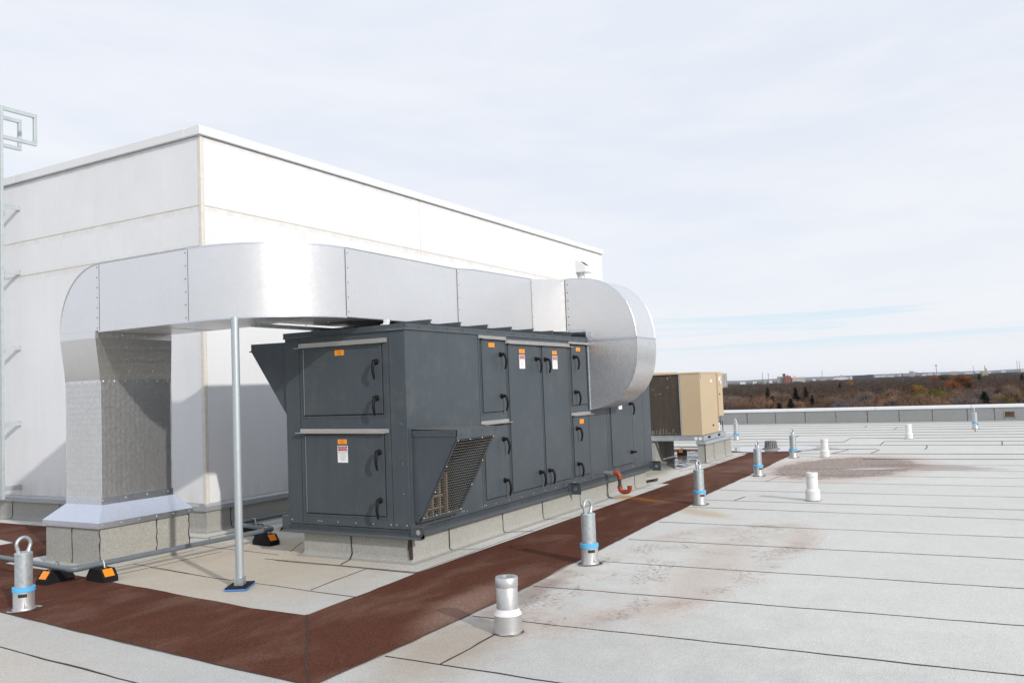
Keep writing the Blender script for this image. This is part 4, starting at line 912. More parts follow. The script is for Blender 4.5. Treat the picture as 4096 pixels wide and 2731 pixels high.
mb = MB(); mb.tube([(4.945, 7.76, zp)] + corner((4.93, 7.665, zp), (5.06, 9.1, zp), (6.2, 7.59, zp), .07) + [(5.04, 7.658, zp)], .031, 14); part('elbow', mb, 'blue_pipe', cp, smooth=True)
mb = MB(); mb.tube([(7.18, 7.52, zp)] + corner((7.34, 7.50, zp), (6.2, 7.59, zp), (7.48, 8.3, zp), .07) + [(7.36, 7.62, zp)], .031, 14); part('elbow', mb, 'blue_pipe', cp, smooth=True)
def block_proto(label, loc, rotz):
    o = thing('pipe_support_block', label, 'support block', (0, 0, 0), 'black rubber pipe support blocks')
    mb = MB(); mb.prism([(-.155, 0), (.155, 0), (.155, .045), (.095, .125), (-.095, .125), (-.155, .045)], 'x', -.075, .075); part('rubber_base', mb, 'rubber', o, bevel=.006)
    mb = MB()
    for sgn in (1, -1): mb.loft([(-.058, sgn * .1475, .0585), (.040, sgn * .1475, .0585), (.040, sgn * .0985, .1235), (-.058, sgn * .0985, .1235)], [(-.058, sgn * .1495, .060), (.040, sgn * .1495, .060), (.040, sgn * .1005, .125), (-.058, sgn * .1005, .125)])
    split_parts('orange_reflector', mb, 'orange_reflector', o)
    mb = MB(); mb.tube([(0, -.07, .127), (0, -.045, .131), (0, -.036, .168)] + [(0, -.034 * math.cos(a * math.pi / 6), .168 + .034 * math.sin(a * math.pi / 6)) for a in range(1, 6)] + [(0, .036, .168), (0, .045, .131), (0, .07, .127)], .008, 6); part('clamp', mb, 'galv_post', o)
    o.location = loc; o.rotation_euler = (0, 0, rotz); return o
bp = block_proto('black rubber block with orange reflector under the pipe, nearest the far-left anchor', (5.03, 8.08, 0), R(-86))
# blocks lie across the pipe they carry
bp.rotation_euler = (0, 0, R(94))
b2 = dup(bp, (5.24, 7.66, 0), 'black rubber block with orange reflector at the near corner of the duct curb', R(-4))
dup(bp, (7.25, 7.53, 0), 'black rubber block with orange reflector behind the post, left of the grey unit', R(-4))
dup(bp, (7.74, 8.25, 0), 'black rubber block in shadow at the foot of the penthouse wall', R(-4))

# ------------------------------------------------------------------ roof anchors
an = thing('roof_anchor', 'ring-topped galvanized roof anchor with blue band on the brown walkway, leftmost of all', 'roof anchor', (0, 0, 0), 'ring-topped galvanized roof anchors')
mb = MB(); mb.lathe([(.098, .006), (.088, .012), (.083, .03), (.083, .150), (.083, .158)], n=32); part('base_sleeve', mb, 'alu_spun', an, smooth=True)
mb = MB(); mb.lathe([(.085, .1585), (.089, .160), (.089, .196), (.084, .198), (.070, .200)], n=32); part('blue_band', mb, 'blue_band', an, smooth=True)
mb = MB(); mb.lathe([(.069, .16), (.069, .462), (.071, .464), (.071, .476), (.064, .484), (.03, .490), (.012, .49)], n=32); part('pole', mb, 'galv_post', an, smooth=True)
mb = MB(); ring = [(.060 * math.cos(R(a)), 0, .552 + .056 * math.sin(R(a))) for a in range(-25, 206, 11)]
pts = [(.040, 0, .480), (.047, 0, .505)] + ring + [(-.047, 0, .505), (-.040, 0, .480)]
mb.tube(pts, [.022, .016] + [.0145] * len(ring) + [.016, .022], 10); part('ring', mb, 'galv_post', an, smooth=True)
mb = MB(); rs = [[(.0838 * math.cos(R(a)), .0838 * math.sin(R(a)), z) for a in range(-152, -99, 8)] for z in (.118, .146)]
b = mb.add(rs[0]); c2 = mb.add(rs[1]); n = len(rs[0])
for i in range(n - 1): mb.face((b + i, b + i + 1, c2 + i + 1, c2 + i))
part('data_plate', mb, 'label_black', an)
mb = MB(); mb.poly(blob(0, 0, .125, .115, 0, .0095, 3, 28, .12)); part('sealant_patch', mb, 'membrane_curb', an)
mb = MB(); mb.poly(blob(0, 0, .098, .098, 0, .0102, 17, 40, .22)); part('bitumen_bleed', mb, 'bitumen', an)
mb = MB()
for a_, hh_, w_ in ((-118, .075, .010), (-112, .035, .02), (-70, .05, .007), (-60, .018, .022), (-165, .025, .015), (-95, .015, .03)):
    c_, s_ = math.cos(R(a_)), math.sin(R(a_)); r_ = .0842; b = mb.add([(r_ * c_ + s_ * w_, r_ * s_ - c_ * w_, .011), (r_ * c_ - s_ * w_, r_ * s_ + c_ * w_, .011), (r_ * c_ - s_ * w_ * .3, r_ * s_ + c_ * w_ * .3, .011 + hh_)]); mb.face((b, b + 1, b + 2))
split_parts('torn_flashing', mb, 'label_ink', an)
an.location = (4.238, 7.257, 0)
for x, y, rz, l in ((7.484, 3.472, -13, 'ring-topped roof anchor with blue band nearest the middle, beside the brown walkway'), (11.582, 3.648, -6, 'ring-topped roof anchor with blue band opposite the orange drain trap'),
                    (15.253, 3.712, -7, 'ring-topped roof anchor with blue band in front of the far end of the walkway'), (18.864, 3.824, -6, 'ring-topped roof anchor with blue band right of the roof drain'),
                    (24.46, 6.527, -7, 'ring-topped roof anchor with blue band just right of the tan condenser'), (28.643, .529, 3, 'ring-topped roof anchor with blue band before the right part of the parapet')):
    dup(an, (x, y, 0), l, R(rz))
# ------------------------------------------------------------------ vents
vt = thing('roof_vent_pipe', 'bare metal roof vent pipe nearest the camera beside the walkway', 'vent pipe', (0, 0, 0), 'short capped roof vent pipes')
def vent(o, low, upm):
    mb = MB(); mb.lathe([(.101, .004), (.099, .014), (.098, .03), (.098, .128)], n=32); part('base_flashing', mb, low, o, smooth=True)
    mb = MB(); mb.lathe([(.098, .1285), (.100, .130), (.082, .163), (.079, .17)], n=32); part('shoulder', mb, 'sealant_white', o, smooth=True)
    mb = MB(); mb.lathe([(.078, .16), (.076, .318), (.0755, .319), (.0785, .321), (.080, .326), (.080, .384), (.077, .388), (.047, .388), (.046, .376), (.046, .20), (.03, .2)], n=32); part('cap_pipe', mb, upm, o, smooth=True)
    mb = MB(); mb.poly(blob(0, 0, .108, .104, 0, .0092, 11, 26, .12)); part('sealant_patch', mb, 'membrane_curb', o)
    mb = MB(); mb.poly(blob(0, 0, .104, .102, 0, .0099, 23, 40, .16)); part('bitumen_bleed', mb, 'bitumen', o)
vent(vt, 'alu_spun', 'alu_spun'); vt.location = (5.2, 3.065, 0)
vw = thing('roof_vent_pipe', 'white roof vent pipe in front of the brown dried-mud stain', 'vent pipe', (0, 0, 0), 'short capped roof vent pipes'); vent(vw, 'white_paint', 'white_paint')
for ch in kids(vw): ch.data = ch.data
vw.location = (12.315, 2.267, 0)
dup(vw, (19.01, 3.202, 0), 'white roof vent pipe behind the brown stain, right of the drain', R(40)); dup(vw, (24.491, 1.997, 0), 'white roof vent pipe standing alone, farthest out towards the parapet', R(80))
# ------------------------------------------------------------------ drain
dr = thing('roof_drain', 'cast iron roof drain dome standing in a rain puddle', 'drain', (21.1, 4.8, 0))
mb = MB()
for k in range(20):
    a = 2 * math.pi * k / 20; c, s = math.cos(a), math.sin(a); u = (-s * .010, c * .010)
    prof = [(.155, .03), (.155, .05), (.138, .195), (.122, .205)]; inn = [(.140, .03), (.140, .05), (.124, .190), (.115, .196)]
    for sg in (0,):
        A_ = [(21.1 + r * c + u[0], 4.8 + r * s + u[1], z) for r, z in prof] + [(21.1 + r * c + u[0], 4.8 + r * s + u[1], z) for r, z in reversed(inn)]
        B_ = [(21.1 + r * c - u[0], 4.8 + r * s - u[1], z) for r, z in prof] + [(21.1 + r * c - u[0], 4.8 + r * s - u[1], z) for r, z in reversed(inn)]
        mb.loft(A_, B_)
mb.lathe([(.125, .19), (.13, .206), (.04, .212), (.04, .198), (.12, .186)], (21.1, 4.8, 0)); part('strainer_dome', mb, 'cast_iron', dr)
mb = MB(); mb.lathe([(.21, .010), (.205, .028), (.16, .034), (.12, .03), (.11, .01)], (21.1, 4.8, 0), 40); part('clamp_ring', mb, 'cast_iron', dr, smooth=True)

# ------------------------------------------------------------------ condenser
UX, UY = 17.40, 5.35
k1 = thing('roof_curb', 'narrow membrane curb with metal cap under the near end of the tan condenser', 'roof curb', (17.35, 5.29, 0))
mb = MB(); curb(mb, 17.36, 19.36, 5.30, 5.46, .42, .9, 'se'); mb.m[0:4] = [1] * 4; part('membrane', mb, ['membrane_curb', 'membrane'], k1)
mb = MB(); curb_seams(mb, 's', [17.98, 18.85], 5.30, .42, 12, .3, .9); mb.box(17.352, 17.366, 5.292, 5.302, .02, .41); split_parts('lap_seam', mb, 'bitumen', k1)
mb = MB(); mb.prism([(5.27, .40), (5.275, .462), (5.48, .470), (5.48, .40)], 'x', 17.33, 19.39); mb.box(17.33, 19.39, 5.255, 5.27, .398, .408); part('metal_cap', mb, 'galv_frame', k1, bevel=.003)
k2 = thing('roof_curb', 'shaded membrane curb under the far side of the tan condenser', 'roof curb', (17.42, 6.43, 0))
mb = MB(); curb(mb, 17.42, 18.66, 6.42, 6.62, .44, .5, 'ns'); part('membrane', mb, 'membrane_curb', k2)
mb = MB(); curb_seams(mb, 's', [17.75, 18.1], 6.42, .44, 14, .0, .5); split_parts('lap_seam', mb, 'bitumen', k2)
ac = thing('condensing_unit', 'tan boxy rooftop condenser with brown fin coil on a galvanized frame', 'air conditioner', (UX, UY, .47))
mb = MB(); mb.box(UX - .02, UX, UY - .03, 7.3, .472, .575); mb.box(UX, 19.05, UY - .03, UY - .022, .476, .582); mb.box(UX - .03, UX, UY - .03, 7.3, .574, .586); mb.box(UX, UX + .06, UY - .02, 7.3, .472, .48); mb.box(19.0, 19.06, UY, 7.3, .472, .58)
mb.box(UX - .02, 19.06, 7.3, 7.34, .472, .58); part('base_frame', mb, 'galv_frame', ac, bevel=.002)
mb = MB(); mb.cyl((UX - .022, UY + .045, .523), (UX - .0205, UY + .045, .523), .033, 18); mb.cyl((UX - .022, UY + .14, .523), (UX - .0205, UY + .14, .523), .033, 18); split_parts('frame_hole', mb, 'white_label', ac)
mb = MB()
for a, b in ((17.68, 17.86), (18.42, 18.6)): mb.box(a, b, UY - .0316, UY - .0302, .505, .556)
split_parts('fork_slot', mb, 'gap_black', ac)
mb = MB(); mb.box(UX, 18.62, UY, 5.79, .588, 1.895); mb.box(UX + .06, 18.95, 5.79, 7.28, .588, 1.895); part('cabinet', mb, 'tan_paint', ac, bevel=.006)
mb = MB(); mb.box(UX + .02, UX + .058, 5.80, 7.24, .60, 1.885); mb.mat(1); q = random.Random(31)
for y, z, w_, h_ in ((6.26, 1.47, .13, .006), (6.22, 1.474, .05, .014), (6.05, 1.78, .03, .05), (6.06, 1.60, .03, .025), (6.0, 1.83, .012, .07), (6.2, 1.70, .012, .012), (5.95, 1.62, .02, .012), (6.4, 1.56, .015, .04)): mb.box(UX + .0185, UX + .0205, y, y + w_, z, z + h_)
for i in range(26): y = q.uniform(5.85, 6.5); h_ = q.uniform(.02, .13); mb.box(UX + .0187, UX + .0203, y, y + q.uniform(.006, .02), .605, .605 + h_)
part('coil', mb, ['coil_fins', 'dust_grey'], ac)
mb = MB(); mb.box(UX - .003, UX + .06, 5.79, 5.815, .588, 1.895); mb.box(UX - .003, UX + .06, 7.24, 7.28, .588, 1.895); split_parts('corner_post', mb, 'galv_frame', ac)
mb = MB(); mb.prism([(UY - .012, 1.885), (UY - .012, 1.915), (7.29, 1.915), (7.29, 1.885)], 'x', UX - .012, 18.97); mb.lathe([(.42, 1.916), (.42, 1.925), (.36, 1.95), (.05, 1.955)], (18.2, 6.5, 0), 32)
for i in range(7): mb.screw((UX + .1 + i * .2, UY - .012, 1.9), (0, -1, 0), .008, .005)
part('top_panel', mb, 'tan_paint', ac)
mb = MB(); mb.box(18.621, 18.97, UY - .03, 5.79, .935, 1.885); part('control_box', mb, 'tan_paint', ac, bevel=.004)
mb = MB(); mb.box(18.70, 18.90, UY - .0325, UY - .0305, 1.66, 1.80); mb.mat(1); mb.box(18.71, 18.79, UY - .034, UY - .0326, 1.62, 1.72); mb.box(18.84, 18.89, UY - .034, UY - .0326, 1.70, 1.79); part('rating_plate', mb, ['white_label', 'label_ink'], ac)
mb = MB(); b = []
for sc, o, mi in ((1.0, .001, 0), (.55, .002, 1)):
    pass
def rrect(cx, cz, w_, h_, r, n=5):
    p = []
    for sx, sz, a0 in ((1, 1, 0), (-1, 1, 90), (-1, -1, 180), (1, -1, 270)):
        for i in range(n + 1):
            a = R(a0 + 90 * i / n); p.append((cx + sx * (w_ / 2 - r) + r * math.cos(a), cz + sz * (h_ / 2 - r) + r * math.sin(a)))
    return p
mb.prism(rrect(18.20, 1.72, .13, .058, .022), 'y', UY - .003, UY - .0005); mb.mat(1); mb.prism(rrect(18.20, 1.722, .06, .012, .005), 'y', UY - .0042, UY - .0031); part('badge', mb, ['white_label', 'label_ink'], ac)
mb = MB(); mb.box(18.16, 18.27, UY - .0025, UY - .0005, .735, .775); part('drain_port', mb, 'gap_black', ac)
mb = MB(); mb.box(17.43, 17.47, UY - .002, UY - .0005, 1.78, 1.86); part('blue_sticker', mb, 'blue_foam', ac)
mb = MB(); mb.screw((18.70, UY - .03, 1.42), (0, -1, 0), .02, .02); part('disconnect', mb, 'label_black', ac)
mb = MB(); mb.box(18.971, 18.985, UY + .02, 5.6, 1.25, 1.62); part('notice_label', mb, 'white_label', ac)
mb = MB(); mb.tube([(18.80, UY + .1, .60), (18.80, UY + .1, .78)], .075, 12); mb.tube([(18.80, UY + .03, .70), (18.80, UY + .12, .70)], .045, 12); part('filter_drier', mb, 'white_paint', ac)
mb = MB(); mb.tube([(18.75, UY + .08, .80), (19.18, UY + .08, .80), (19.22, UY + .08, .78), (19.22, UY + .08, .48)], .010, 8); part('line_set', mb, 'dark_pipe', ac)
pv = thing('drain_pipe', 'white plastic pipe lying low behind the tan condenser curb', 'pipe', (19.6, 6.5, .18)); mb = MB(); mb.tube([(19.55, 7.6, .19), (19.55, 5.6, .19)], .03, 12); part('pipe_run', mb, 'pvc_white', pv, smooth=True)
dup(bp, (19.45, 6.5, 0), 'black rubber block with orange reflector in the puddle under the tan condenser', R(90))
# cable ends by the unit's far curb end
ho = thing('cable_end', 'two short black cable ends lying by the far end of the long curb', 'cable', (14.1, 5.35, 0)); mb = MB(); mb.tube([(13.5, 5.38, .02), (13.9, 5.36, .025), (14.25, 5.30, .02), (14.32, 5.25, .03)], .011, 8); mb.tube([(13.5, 5.31, .02), (13.95, 5.26, .02), (14.15, 5.20, .02)], .011, 8); part('cable', mb, 'rubber', ho)

# ------------------------------------------------------------------ ladder
la = thing('wall_ladder', 'grey steel ladder fixed to the shaded penthouse wall at the far left', 'ladder', (7.3, 13.02, 0))
def brace(mb, y, zt, zb): mb.box(7.275, 7.325, y - .012, y + .012, .3, zb)
for y, zt, zb in ((13.035, 6.37, 5.9), (13.46, 6.30, 5.79)):
    mb = MB(); mb.box(7.28, 7.32, y - .035, y + .035, .35, 6.38); part('rail', mb, 'ladder_metal', la, bevel=.003)
    mb = MB(); x1 = 7.86
    mb.box(7.321, x1, y - .025, y + .025, 6.32, 6.38); mb.box(7.321, x1, y - .025, y + .025, 5.87, 5.93); mb.box(x1 - .05, x1, y - .024, y + .024, 5.931, 6.319); part('grab_loop', mb, 'ladder_metal', la, bevel=.003)
mb = MB(); z = .55
while z < 5.4: mb.cyl((7.3, 13.07, z), (7.3, 13.43, z), .012, 8); z += .305
split_parts('rung', mb, 'ladder_metal', la)
for z in (4.835, 3.822, 2.647, 1.477, .503):
    for y in (13.035, 13.46):
        mb = MB(); mb.box(7.321, QX - .005, y - .006 + .04, y + .006 + .04, z - .035, z + .035); mb.box(QX - .012, QX - .001, y + .02, y + .11, z - .04, z + .04); mb.screw((QX - .012, y + .08, z), (-1, 0, 0), .012, .01); part('wall_bracket', mb, 'ladder_metal', la)

# ------------------------------------------------------------------ land beyond the roof
GZ = -24.0
mg, t, b = newmat('land'); pos = posvec(t)
n1 = noise(t, pos, .012, 5, .6); n2 = noise(t, pos, .0012, 5, .6)
lk(t, mixc(t, smooth(t, n2, .4, .65), mixc(t, n1, (.035, .028, .022), (.06, .046, .034)), (.05, .048, .036)), b.inputs['Base Color']); b.inputs['Roughness'].default_value = 1
mb = MB(); mb.lathe([(.5, GZ), (300, GZ), (3000, GZ), (8000, GZ), (12900, GZ)], (0, 0, 0), 64, False); solid('ground', mb, 'land', kind='structure')
mb = MB(); mb.box(-12.2, 33.3, -42.2, 34.2, GZ, -.61); solid('building_block', mb, 'wall_paint', label='tall building block carrying the grey flat roof', cat='building')
mh, t, b = newmat('far_hills'); b.inputs['Base Color'].default_value = (.13, .15, .19, 1); b.inputs['Roughness'].default_value = 1
mb = MB(); q = random.Random(21); prev = None; h = 24
for i in range(161):
    a = R(-40 + i * .5); h = max(17, min(31, h + q.uniform(-3, 3))); r = 11500
    bb = mb.add([((r - 600) * math.cos(a), (r - 600) * math.sin(a), GZ - 5), (r * math.cos(a), r * math.sin(a), GZ + h + 6), ((r + 1500) * math.cos(a), (r + 1500) * math.sin(a), GZ - 5)])
    if prev is not None:
        for k in (0, 1): mb.face((prev + k, bb + k, bb + k + 1, prev + k + 1))
    prev = bb
solid('far_hills', mb, 'far_hills', kind='structure')
def pol(deg, d): return d * math.cos(R(deg)), d * math.sin(R(deg))

# ---- trees
def treemat(name, a, bcol, scale=.5):
    m, t, b = newmat(name); v = objvec(t); oi = N(t, 'ShaderNodeObjectInfo'); big = noise(t, posvec(t), .035, 3, .6)
    n = noise(t, v, scale, 3, .6); col = mixc(t, smooth(t, n, .35, .65), a, bcol)
    hs = N(t, 'ShaderNodeHueSaturation'); lk(t, col, hs.inputs['Color']); lk(t, mathn(t, 'MULTIPLY', mathn(t, 'ADD', .45, mathn(t, 'MULTIPLY', oi.outputs['Random'], .75)), mathn(t, 'ADD', .12, mathn(t, 'MULTIPLY', big, 1.8))), hs.inputs['Value'])
    lk(t, hs.outputs[0], b.inputs['Base Color']); b.inputs['Roughness'].default_value = 1; b.inputs['Specular IOR Level'].default_value = .1
treemat('twig_brown', (.155, .092, .060), (.235, .145, .095)); treemat('twig_grey', (.125, .100, .098), (.20, .162, .155)); treemat('twig_tan', (.21, .132, .082), (.27, .18, .115))
treemat('leaf_rust', (.19, .060, .028), (.28, .105, .04)); treemat('leaf_olive', (.085, .078, .018), (.145, .125, .030)); treemat('leaf_yellow', (.33, .175, .02), (.46, .25, .035)); treemat('needle', (.010, .018, .010), (.024, .035, .018), 1.2)
treemat('bark', (.030, .024, .021), (.055, .045, .040))
def crown_pts(rng, n, w_, h0, h1, ncl=42):
    """points in clumps over the shell of a domed crown"""
    cz_ = h0 + (h1 - h0) * .36; a = rng.uniform(0, 2 * np.pi, ncl); z = rng.uniform(-.15, 1, ncl); r = np.sqrt(1 - z * z); f = rng.uniform(.70, 1.0, ncl)
    cl = np.stack([w_ * r * np.cos(a) * f, w_ * r * np.sin(a) * f, cz_ + (h1 - cz_) * z * f], 1)
    k = rng.integers(0, ncl, n); return cl[k] + np.clip(rng.normal(0, 1, (n, 3)), -2, 2) * w_ * np.array([.15, .15, .11])
def sliver_arrays(rng, p, L, W, upb=.3, centre=None, tang=.75):
    """thin twig blades whose flat side looks outward, so that a crown shades like a dome"""
    n = len(p); o = p - centre; o /= (np.linalg.norm(o, axis=1, keepdims=True) + 1e-6)
    d = rng.normal(0, 1, (n, 3)) * tang + o * .55; d[:, 2] += upb; d /= np.linalg.norm(d, axis=1, keepdims=True)
    s = np.cross(d, o + rng.normal(0, .30, (n, 3))); s /= (np.linalg.norm(s, axis=1, keepdims=True) + 1e-6); l = rng.uniform(.55, 1.3, (n, 1)) * L; w2 = rng.uniform(.6, 1.3, (n, 1)) * W / 2
    return np.stack([p - s * w2, p + s * w2, p + d * l], 1).reshape(-1, 3)
def tri_mesh(name, v, matn):
    me = bpy.data.meshes.new(name); n = len(v) // 3; me.vertices.add(len(v)); me.vertices.foreach_set('co', v.astype(np.float32).ravel())
    me.loops.add(n * 3); me.loops.foreach_set('vertex_index', np.arange(n * 3, dtype=np.int32)); me.polygons.add(n); me.polygons.foreach_set('loop_start', np.arange(0, n * 3, 3, dtype=np.int32)); me.polygons.foreach_set('loop_total', np.full(n, 3, np.int32))
    me.update(); me.validate(); me.materials.append(MATS[matn]); return me
def trunk_mesh(seed, w_, h0, h1, limbs=9):
    q = random.Random(seed); mb = MB(); fork = h0 * .75
    mb.tube([(0, 0, 0), (q.uniform(-.1, .1), q.uniform(-.1, .1), fork * .5), (0, 0, fork)], [.30, .22, .18], 7)
    for k in range(limbs):
        a = 2 * math.pi * k / limbs + q.uniform(-.4, .4); r = w_ * q.uniform(.45, .85); z = h0 + (h1 - h0) * q.uniform(.35, .9)
        mid = (r * .45 * math.cos(a), r * .45 * math.sin(a), fork + (z - fork) * .6); e = (r * math.cos(a), r * math.sin(a), z); mb.tube([(0, 0, fork * q.uniform(.8, 1)), mid, e], [.14, .085, .035], 5)
        for j in range(4):
            a2 = a + q.uniform(-.9, .9); t_ = q.uniform(.3, 1); s = tuple(m_ + (e_ - m_) * t_ for m_, e_ in zip(mid, e)); r2 = q.uniform(.8, 2.0)
            mb.tube([s, (s[0] + r2 * math.cos(a2), s[1] + r2 * math.sin(a2), s[2] + q.uniform(.3, 1.6))], [.06, .02], 4)
    return mb.mesh('trunk', ['bark'], True)
PROTO = []
specs = [('twig_brown', 4600, .85, .13, 6.4, 4.5, 13.4), ('twig_brown', 4000, .8, .13, 5.4, 4.5, 14.2), ('twig_grey', 4400, .9, .125, 6.9, 4.2, 13.0), ('twig_grey', 3800, .85, .125, 5.8, 4.6, 14.0), ('twig_tan', 4800, .75, .135, 6.6, 4.2, 12.8), ('twig_brown', 4200, .95, .12, 7.4, 4.5, 14.0),
         ('leaf_rust', 3600, .65, .30, 6.6, 4.5, 14.6), ('leaf_olive', 4000, .65, .32, 6.4, 3.2, 13.2), ('leaf_yellow', 2600, .6, .28, 4.6, 3.4, 11.8)]
for i, (mt, n, L, W, wd, h0, h1) in enumerate(specs):
    rng = np.random.default_rng(100 + i); c_ = np.array([0, 0, h0 + .2 * (h1 - h0)]); p = crown_pts(rng, n, wd, h0, h1, 58); v = sliver_arrays(rng, p, L, W, .08, c_, 1.0)
    pin = crown_pts(rng, 420, wd * .66, h0 * .9, h0 + (h1 - h0) * .72, 20); vi = sliver_arrays(rng, pin, 1.6, .42, .2, c_)
    me = tri_mesh('crown', np.concatenate([v, vi]), mt); me.materials.append(MATS['bark']); me.polygons.foreach_set('material_index', np.concatenate([np.zeros(n, np.int32), np.ones(420, np.int32)]))
    PROTO.append((me, trunk_mesh(i, wd, h0, h1, 12), mt))
def spruce_mesh(seed):
    rng = np.random.default_rng(seed); n = 3000; h = 16.0; t_ = rng.uniform(0, 1, n) ** .62; z = h * (1 - t_) * .95 + .5; lay = np.floor(z / .75); r = (h - z) / h * 3.0 * (.55 + .55 * rng.uniform(0, 1, n)) * (.75 + .4 * np.sin(lay * 2.4)); a = rng.uniform(0, 2 * np.pi, n)
    p = np.stack([r * np.cos(a) * .8, r * np.sin(a) * .8, z], 1); d = np.stack([np.cos(a), np.sin(a), rng.uniform(-.55, .1, n)], 1); s = np.stack([-np.sin(a), np.cos(a), rng.uniform(-.4, .4, n)], 1); L = rng.uniform(.5, 1.1, (n, 1)); W = rng.uniform(.16, .36, (n, 1))
    v = np.stack([p - s * W, p + s * W, p + d * L], 1).reshape(-1, 3); return tri_mesh('crown', v, 'needle')
mb = MB(); mb.tube([(0, 0, 0), (0, 0, 8), (0, 0, 15.8)], [.22, .13, .03], 7); SPT = mb.mesh('trunk', ['bark'], True); SPC = [spruce_mesh(50), spruce_mesh(51)]
def tree(name, crown, trunk, x, y, rot, sc, label, cat, group=None):
    o = bpy.data.objects.new(name, None); COL.objects.link(o); o.location = (x, y, GZ); o.rotation_euler = (0, 0, rot); o.scale = sc; o['label'] = label; o['category'] = cat
    if group: o['group'] = group
    for n, me in (('crown', crown), ('trunk', trunk)):
        c = bpy.data.objects.new(n, me); COL.objects.link(c); c.parent = o
    return o
taken = []
def free(x, y, r):
    return all((x - a) ** 2 + (y - b_) ** 2 > (r + c) ** 2 for a, b_, c in taken)
# evergreens seen one by one: bearing, distance, height
for i, (bd, d, hh, wd, lab) in enumerate(((12.84, 540, 21.5, .80, 'tall dark spruce rising above the wood, left of the others'), (11.11, 565, 20.2, 1.0, 'dark spruce in the wood below the cream-white block'),
        (10.5, 620, 20.2, .8, 'narrow dark spruce right of a similar spruce below the white block'), (10.12, 490, 17.0, .7, 'short dark spruce low in the wood right of the narrow pair'), (11.45, 436, 16.4, 1.3, 'broad dark spruce close behind the parapet'),
        (8.42, 1150, 18.6, 1.2, 'distant dark spruce left of the yellow tree'), (.47, 420, 17.4, 1.35, 'ragged dark green spruce at the right, among bare trees'), (.69, 1550, 22.5, 1.2, 'far dark conifer on the skyline above the rust-red tree'),
        (12.55, 480, 17.2, 1.55, 'thick dark evergreen at the foot of the tall spruce'), (-1.5, 1300, 20.5, 1.3, 'dark evergreen on the skyline at the right picture edge'), (13.9, 500, 17.6, 1.0, 'dull dark evergreen half hidden among bare trees behind the tan condenser'), (12.15, 410, 15.2, 1.4, 'low dark evergreen beside the broad spruce behind the parapet'))):
    x, y = pol(bd, d); tree('spruce_tree', SPC[i % 2], SPT, x, y, i * 1.3, (wd * hh / 12, wd * hh / 12, hh / 16), lab, 'spruce'); taken.append((x, y, 3.2))
for i, (bd, d, pi, s, lab) in enumerate(((2.9, 540, 7, 1.22, 'broad olive-green tree still in leaf at the right'), (3.75, 575, 7, 1.12, 'olive-green tree left of the broad olive tree'), (13.35, 640, 7, 1.05, 'olive-green tree left of the tall spruce'), (15.1, 610, 7, 1.05, 'dull olive tree next to the tan condenser'),
        (4.0, 740, 8, 1.4, 'yellow-leaved tree in the middle of the wood at the right'), (3.1, 1700, 6, 1.35, 'orange-brown tree far off in the wood'), (1.55, 900, 6, 1.50, 'large rust-red tree rising above the wood at the right'), (2.15, 880, 6, 1.25, 'rust-red tree beside the largest rust-red tree'),
        (7.85, 1700, 8, 1.5, 'small orange-yellow tree by a pale trunk in mid wood'), (14.6, 500, 4, 1.0, 'tan bare tree low beside the tan condenser'), (1.35, 1450, 8, 1.7, 'golden tree on the far skyline'), (2.55, 1800, 7, 1.6, 'olive round tree on the far skyline'),
        (10.9, 800, 7, .95, 'olive tree behind the spruces'), (5.2, 370, 7, .85, 'low olive tree close behind the parapet, mid right'), (12.1, 740, 8, .9, 'yellow-brown tree behind the tall spruce'), (6.5, 420, 7, .85, 'low olive tree close behind the parapet, middle'), (11.75, 400, 7, .9, 'olive tree between the broad spruce and the low evergreen'))):
    x, y = pol(bd, d); cr, tk, mt = PROTO[pi]; tree('leafy_tree', cr, tk, x, y, i * 2.1, (s, s, s), lab, 'tree'); taken.append((x, y, 5.0 * s))
kind_lab = {'twig_brown': 'bare brown autumn tree in the wood beyond the parapet', 'twig_grey': 'bare grey-brown tree in the wood beyond the parapet', 'twig_tan': 'bare tan-tinted tree in the wood beyond the parapet', 'leaf_rust': 'rust-leaved tree in the wood beyond the parapet', 'leaf_olive': 'olive-leaved tree in the wood beyond the parapet', 'leaf_yellow': 'yellow-leaved tree in the wood beyond the parapet'}
q = random.Random(77); cnt = 0; tries = 0
while cnt < 262 and tries < 30000:
    tries += 1; d = math.sqrt(q.uniform(290 ** 2, 700 ** 2)); bd = q.uniform(-3.0, 16.2); x, y = pol(bd, d)
    if not free(x, y, 6.4): continue
    pi = q.choices(range(9), (5, 4, 5, 4, 4, 4, .5, 2.2, .2))[0]; cr, tk, mt = PROTO[pi]; s = q.uniform(.66, 1.18)
    tree('bare_tree' if pi < 6 else 'leafy_tree', cr, tk, x, y, q.uniform(0, 6.28), (s * q.uniform(.9, 1.1), s * q.uniform(.9, 1.1), s), kind_lab[mt], 'tree', 'trees of the wood beyond the parapet'); taken.append((x, y, 6.4)); cnt += 1
